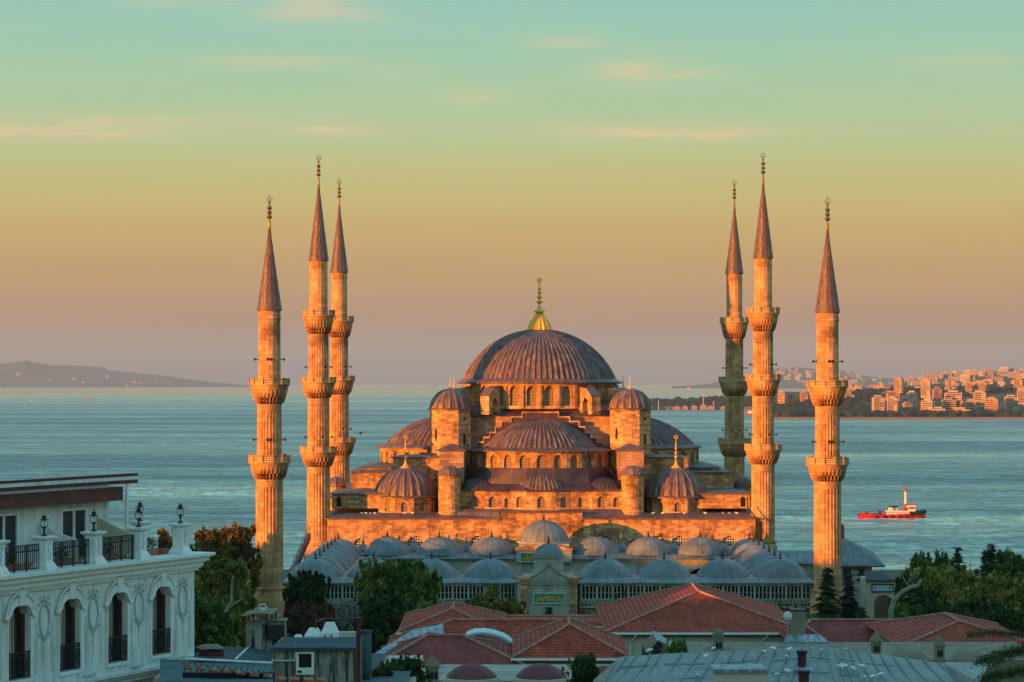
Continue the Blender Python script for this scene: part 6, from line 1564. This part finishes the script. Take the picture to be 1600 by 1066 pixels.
# ================================================================== THE WHITE HOTEL
HR = radians(65.2); HC = Vector((-13.2, 110, 0))
HT = empty('hotel', HC, HR); tag(HT, 'white ornate hotel facade with arched windows and roof terrace at the left edge', 'hotel')
bpy.context.view_layer.update()
xw = -.8; ZL = 24.7; ZC = 23.95; ZS = 20.25
wl = MB(); wins = [-3.45, -6.7, -10.05, -13.4, -16.8]; ws = sorted(wins); edges = [-19.0]+[(ws[i]+ws[i+1])/2 for i in range(4)]+[xw]
WB, WSP, WRI, WW = 20.62, 23.05, .42, 1.36
for i, x in enumerate(ws):
    out = arch_panel(wl, edges[i], edges[i+1], ZS, ZC, x, WW, WB, WSP, WRI, .38, 0, 10)
    o = pane(Matrix.Identity(4), out, .38, 'window', 'dark_glass', HT)
    c_ = MB(); c_.box(x-.25, x+.12, .30, .36, WB+.05, WSP+.2); c_.build('curtain', 'curtain', o)
    c_ = MB(); c_.box(x-WW/2, x-WW/2+.05, .2, .37, WB, WSP); c_.box(x+WW/2-.05, x+WW/2, .2, .37, WB, WSP); c_.box(x-.02, x+.02, .28, .36, WB, WSP+.4); c_.build('frame', 'maroon_wood', o)
    c_ = MB(); h_ = 1.0
    c_.box(x-WW/2, x+WW/2, -.06, -.02, WB+h_, WB+h_+.06); c_.box(x-WW/2, x+WW/2, -.06, -.02, WB+.06, WB+.1); c_.box(x-WW/2, x+WW/2, -.06, -.02, WB+h_-.2, WB+h_-.17)
    for k in range(11): xx = x-WW/2+.02+k*(WW-.04)/10; c_.box(xx-.012, xx+.012, -.055, -.025, WB+.1, WB+h_)
    for k in (1, 5, 9):
        xx = x-WW/2+k*WW/10; c_.path([(xx+.1*cos(a), -.04, WB+.5+.25*sin(a)) for a in [2*pi*j/10 for j in range(11)]], .014, 4)
    part(c_, 'window_railing', 'iron', HT)
    # hood mould with keystone
    a = arch_pts(WW+.36, WSP+.02, WRI+.3, 10); hm = []
    inner = arch_pts(WW+.02, WSP, WRI+.02, 10)
    c_ = MB()
    for k in range(10):
        p = [(a[k][0]+x, a[k][1]), (a[k+1][0]+x, a[k+1][1]), (inner[k+1][0]+x, inner[k+1][1]), (inner[k][0]+x, inner[k][1])]; c_.slab(p[::-1], -.16, .0)
    b_ = arch_pts(WW+.5, WSP+.05, WRI+.42, 10)
    for k in range(10):
        c_.tube((b_[k][0]+x, -.12, b_[k][1]), (b_[k+1][0]+x, -.12, b_[k+1][1]), .045, 6)
    for s_ in (-1, 1): c_.blob((x+s_*(WW/2+.2), -.1, WSP-.04), .125, 2, 0, (1, .8, .9)); c_.box(x+s_*(WW/2+.03)-.02, x+s_*(WW/2+.13)+.02, -.07, 0, WB, WSP-.05)
    c_.slab([(x-.16, WSP+WRI-.02), (x+.16, WSP+WRI-.02), (x+.22, WSP+WRI+.5), (x+.14, WSP+WRI+.78), (x-.14, WSP+WRI+.78), (x-.22, WSP+WRI+.5)], -.2, -.005)
    part(c_, 'hood_mould', 'white_trim', HT)
    c_ = MB(); c_.box(x-WW/2-.1, x+WW/2+.1, -.1, .36, WB-.14, WB-.01); part(c_, 'window_sill', 'white_trim', HT)
wl.poly([(xw, 0, ZS), (xw, 12, ZS), (xw, 12, ZC), (xw, 0, ZC)])
wl.box(-19, xw-.4, .05, 12, 0, ZS-.45)
part(wl, 'facade_wall', 'white_paint', HT)
for x in [-1.75, -5.1, -8.4, -11.75, -15.1]:       # stucco cartouches with hanging garlands
    c_ = MB(); zc = 22.75; n = 20
    c_.path([(x+.32*cos(2*pi*k/n), -.03, zc+.62*sin(2*pi*k/n)) for k in range(n+1)], .04, 5)
    Rr = random.Random(int(x*10))
    for (dx, dz, r_) in ((0, .78, .09), (-.16, .72, .08), (.16, .72, .08), (-.26, .86, .06), (.26, .86, .06), (0, .93, .07), (-.34, .62, .06), (.34, .62, .06), (0, -.72, .09), (-.12, -.66, .07), (.12, -.66, .07), (-.25, -.58, .06), (.25, -.58, .06), (-.36, -.5, .05), (.36, -.5, .05)): c_.blob((x+dx, -.03, zc+dz), r_, 1, .2, (1, .6, 1))
    for k in range(7): c_.blob((x+Rr.uniform(-.03, .03), -.02, zc-.85-.13*k), .055-.003*k, 1, .2, (1, .5, 1))
    for s_ in (-1, 1):
        for k in range(16): c_.blob((x+s_*.52+Rr.uniform(-.02, .02), -.02, zc-.1-.125*k), .045, 1, .2, (1, .5, 1))
    part(c_, 'stucco_ornament', 'ornament', HT)
def band(name, x0, xout, z0, z1, out, mat='white_trim', depth=.6):
    c_ = MB(); c_.box(x0, xw+out, -out, depth, z0, z1); c_.box(xw-.2, xw+out-.002, depth+.002, 10, z0, z1); return part(c_, name, mat, HT)
for z0, z1, o_ in ((23.95, 24.05, .12), (24.053, 24.13, .2), (24.133, 24.3, .28), (24.303, 24.36, .36), (24.363, 24.52, .46), (24.523, 24.58, .56), (24.583, 24.7, .66)): band('cornice_band', -19, 0, z0, z1, o_)
for z0, z1, o_ in ((20.12, 20.25, .55), (19.98, 20.117, .42), (19.8, 19.977, .3), (19.2, 19.5, .12)): band('string_course', -19, 0, z0, z1, o_)
for x in (-2.2, -5.6, -9, -12.4):
    c_ = MB(); c_.lathe([(.03, 0), (.09, .05), (.09, .75), (.03, .8)], 8); c_.M = Matrix.Identity(4); c_ = MB(); c_.tube((x-.45, -.3, 20.34), (x+.3, -.3, 20.36), .07, 8); c_.box(x-.2, x+.1, -.36, -.24, 20.255, 20.3); part(c_, 'floodlight', 'ornament', HT)
# terrace slab
c_ = MB(); c_.box(-19, xw-.05, .62, 12, 24.2, 24.66); part(c_, 'terrace_floor', 'terracotta', HT)
# parapet piers with vine reliefs
piers = [(-1.75, .1), (-4.95, .1), (-8.2, .1), (-11.6, .1), (-14.7, .1), (-1.0, 2.6)]
for (x, y) in piers:
    c_ = MB(); c_.box(x-.36, x+.36, y-.36, y+.36, ZL+.003, ZL+.1); c_.frustum((x-.36, x+.36, y-.36, y+.36, ZL+.103), (x-.25, x+.25, y-.25, y+.25, ZL+.32)); c_.box(x-.24, x+.24, y-.24, y+.24, ZL+.3, ZL+1.12)
    c_.frustum((x-.25, x+.25, y-.25, y+.25, ZL+1.123), (x-.38, x+.38, y-.38, y+.38, ZL+1.22)); c_.box(x-.38, x+.38, y-.38, y+.38, ZL+1.223, ZL+1.3); pr_ = part(c_, 'parapet_pier', 'white_trim', HT)
    c_ = MB(); Rr = random.Random(int(x*7)+3)
    for k in range(9): c_.blob((x+Rr.uniform(-.09, .09), y-.245, ZL+.42+.075*k), .045, 1, .3, (1, .5, 1.1))
    c_.build('vine_relief', 'ornament', pr_)
# iron railings
for (xa, xb) in ((-14.35, -11.95), (-11.25, -8.55), (-7.85, -5.3)):
    c_ = MB(); y = .1
    for z in (ZL+.06, ZL+.74, ZL+.98): c_.box(xa, xb, y-.02, y+.02, z, z+.045)
    n = int((xb-xa)/.13)
    for k in range(n+1):
        x = xa+(xb-xa)*k/n; c_.box(x-.013, x+.013, y-.012, y+.012, ZL+.1, ZL+.98)
        if k < n: xm = x+(xb-xa)/n/2; c_.path([(xm+.055*cos(a), y, ZL+.87+.06*sin(a)) for a in [2*pi*j/8 for j in range(9)]], .012, 4)
    for k in range(0, n, 6): x = xa+(xb-xa)*k/n; c_.box(x-.03, x+.03, y-.03, y+.03, ZL+.003, ZL+1.0)
    part(c_, 'terrace_railing', 'iron', HT)
# penthouse
ZP = 26.95; yp = 3.2; xp = -2.5
c_ = MB()
def pen_wall(x0, x1): c_.box(x0, x1, yp, yp+.2, 24.66, ZP)
holes = [(-6.0, -4.15), (-10.9, -9.0), (-15.6, -13.7)]; prev = -19
for (a, b_) in sorted(holes): pen_wall(prev, a); c_.box(a, b_, yp, yp+.2, 26.75, ZP); prev = b_
pen_wall(prev, xp); c_.box(xp-.2, xp, yp+.2, 9, 24.66, ZP); part(c_, 'penthouse_wall', 'white_paint', HT)
c_ = MB(); c_.box(-19, xp-.21, yp+.5, yp+.6, 24.66, ZP); part(c_, 'penthouse_interior', 'dark_void', HT)
for i, (a, b_) in enumerate(holes):
    c_ = MB()
    for (u0, u1) in ((a, a+.09), (b_-.09, b_), ((a+b_)/2-.05, (a+b_)/2+.05)): c_.box(u0, u1, yp-.03, yp+.1, 24.67, 26.74)
    c_.box(a+.09, b_-.09, yp-.03, yp+.1, 26.62, 26.74); fr_ = part(c_, 'terrace_door', 'white_trim', HT)
    c_ = MB(); c_.box(a+.09, b_-.09, yp+.05, yp+.09, 24.67, 26.62); c_.build('glass', 'dark_glass', fr_); c_ = MB(); c_.box(b_-.55, b_-.12, yp+.12, yp+.16, 24.7, 26.6); c_.build('curtain', 'curtain', fr_)
for x in (-3.3, -7.6, -12.3):      # sloped screens between the terraces
    c_ = MB(); c_.M = TR(x, 0, 0)
    for dx in (0,): 
        pts_ = [(yp, 24.67), (yp, 26.25), (yp-1.0, 25.85), (yp-1.9, 25.6), (yp-1.9, 24.67)]
        n = len(pts_)
        c_.poly([(.06, p[0], p[1]) for p in pts_]); c_.poly([(-.06, p[0], p[1]) for p in reversed(pts_)])
        for k in range(n): a, b_ = pts_[k], pts_[(k+1) % n]; c_.poly([(-.06, a[0], a[1]), (.06, a[0], a[1]), (.06, b_[0], b_[1]), (-.06, b_[0], b_[1])])
    part(c_, 'terrace_screen', 'white_paint' if x != -3.3 else 'plaster', HT)
c_ = MB(); c_.box(-19, xp+.2, yp-.6, yp-.5, ZP, ZP+.58); c_.box(xp+.1, xp+.2, yp-.495, 9, ZP, ZP+.58); part(c_, 'roof_fascia', 'maroon_wood', HT)
c_ = MB(); c_.poly([(-19, yp-.55, ZP+.56), (xp+.15, yp-.55, ZP+.56), (xp+.15, yp+1.2, ZP+.72), (-19, yp+1.2, ZP+.72)]); c_.poly([(-19, yp+1.2, ZP+.72), (xp+.15, yp+1.2, ZP+.72), (xp+.15, 9, ZP+.6), (-19, 9, ZP+.6)]); c_.box(-19, xp+.09, yp-.49, 9, ZP, ZP+.05); part(c_, 'penthouse_roof', 'maroon', HT)
c_ = MB(); yb_ = 2.2
c_.box(-19, xp+.72, yb_, yb_+.12, ZP+1.03, ZP+1.14); c_.box(-19, xp+.72, yb_, yb_+.12, ZP+.72, ZP+.87); part(c_, 'awning_rail', 'maroon', HT)
c_ = MB(); c_.box(-19, xp+.70, yb_+.02, yb_+.1, ZP+.873, ZP+1.027); part(c_, 'awning_box', 'white_paint', HT)
c_ = MB(); c_.box(xp+.1, xp+.2, yb_+.15, yb_+.27, 24.67, ZP+1.0); part(c_, 'awning_post', 'white_trim', HT)
# planters on the terrace
for (x, w_) in ((-9.3, 1.0), (-6.3, 1.4), (-12.8, 1.0), (-2.9, .8), (-1.9, .5)):
    b = empty('planter', HT.matrix_world @ Vector((x, .9, 24.665)), HR); tag(b, 'terracotta planter box with dark plants on the hotel terrace', 'planter', 'planters on the hotel terrace')
    c_ = MB(); c_.frustum((-w_/2*.9, w_/2*.9, -.16, .16, 0), (-w_/2, w_/2, -.2, .2, .28)); part(c_, 'box', 'terracotta', b); c_ = MB(); leaves(c_, (0, 0, .5), .35, 260, .05, (w_*1.3, .6, .8)); part(c_, 'plant', 'leaf_dark', b)
# lanterns on the piers
l0 = None
LBL = ['black lantern on the hotel corner pier, rightmost of the row', 'black lantern on the second pier from the hotel corner', 'black lantern on the third pier, before the right terrace door', 'black lantern on the fourth pier, before the left terrace door', None, 'black lantern on the rear side pier, tallest in the photo']
for i, (x, y) in enumerate(piers):
    if LBL[i] is None: continue
    loc = HT.matrix_world @ Vector((x, y, ZL+1.303))
    if l0 is None:
        l0 = empty('lantern', loc, HR); c0 = l0
        c_ = MB(); c_.lathe([(.13, 0), (.13, .03), (.06, .07), (.035, .15), (.05, .22), (.03, .27), (.11, .33), (.12, .37)], 10); part(c_, 'stem', 'iron', l0)
        c_ = MB(); c_.lathe([(.085, .37), (.10, .45), (.08, .58), (.06, .62)], 8); part(c_, 'glass', 'gull_white', l0)
        c_ = MB()
        for k in range(4): a = pi/4+k*pi/2; c_.path([(.13*sin(a), .13*cos(a), .36), (.15*sin(a), .15*cos(a), .48), (.10*sin(a), .10*cos(a), .62)], .012, 4)
        c_.lathe([(.20, .615), (.19, .64), (.09, .66), (.09, .74), (.11, .76), (.03, .78), (.03, .82), (.01, .84)], 10); part(c_, 'cap', 'iron', l0)
    else: c0 = copy_tree(l0)
    c0.location = loc; tag(c0, LBL[i], 'lantern', 'lanterns on the hotel piers')

# ================================================================== HAZE
hz = MB(); hz.box(-26000, 26000, -3600, 46500, -45, 620)
HZ = bpy.data.materials.new('haze'); HZ.use_nodes = True; t = HZ.node_tree; t.nodes.clear()
pv = N(t, 'ShaderNodeVolumePrincipled'); pv.inputs['Density'].default_value = 3.0e-5; pv.inputs['Color'].default_value = (.46, .62, .78, 1); pv.inputs['Anisotropy'].default_value = 0.0
mo = N(t, 'ShaderNodeOutputMaterial'); t.links.new(pv.outputs[0], mo.inputs['Volume'])
MATS['haze'] = HZ
o = hz.build('haze', 'haze'); tag(o, 'thin evening haze over the water and far hills', 'haze', kind='stuff')
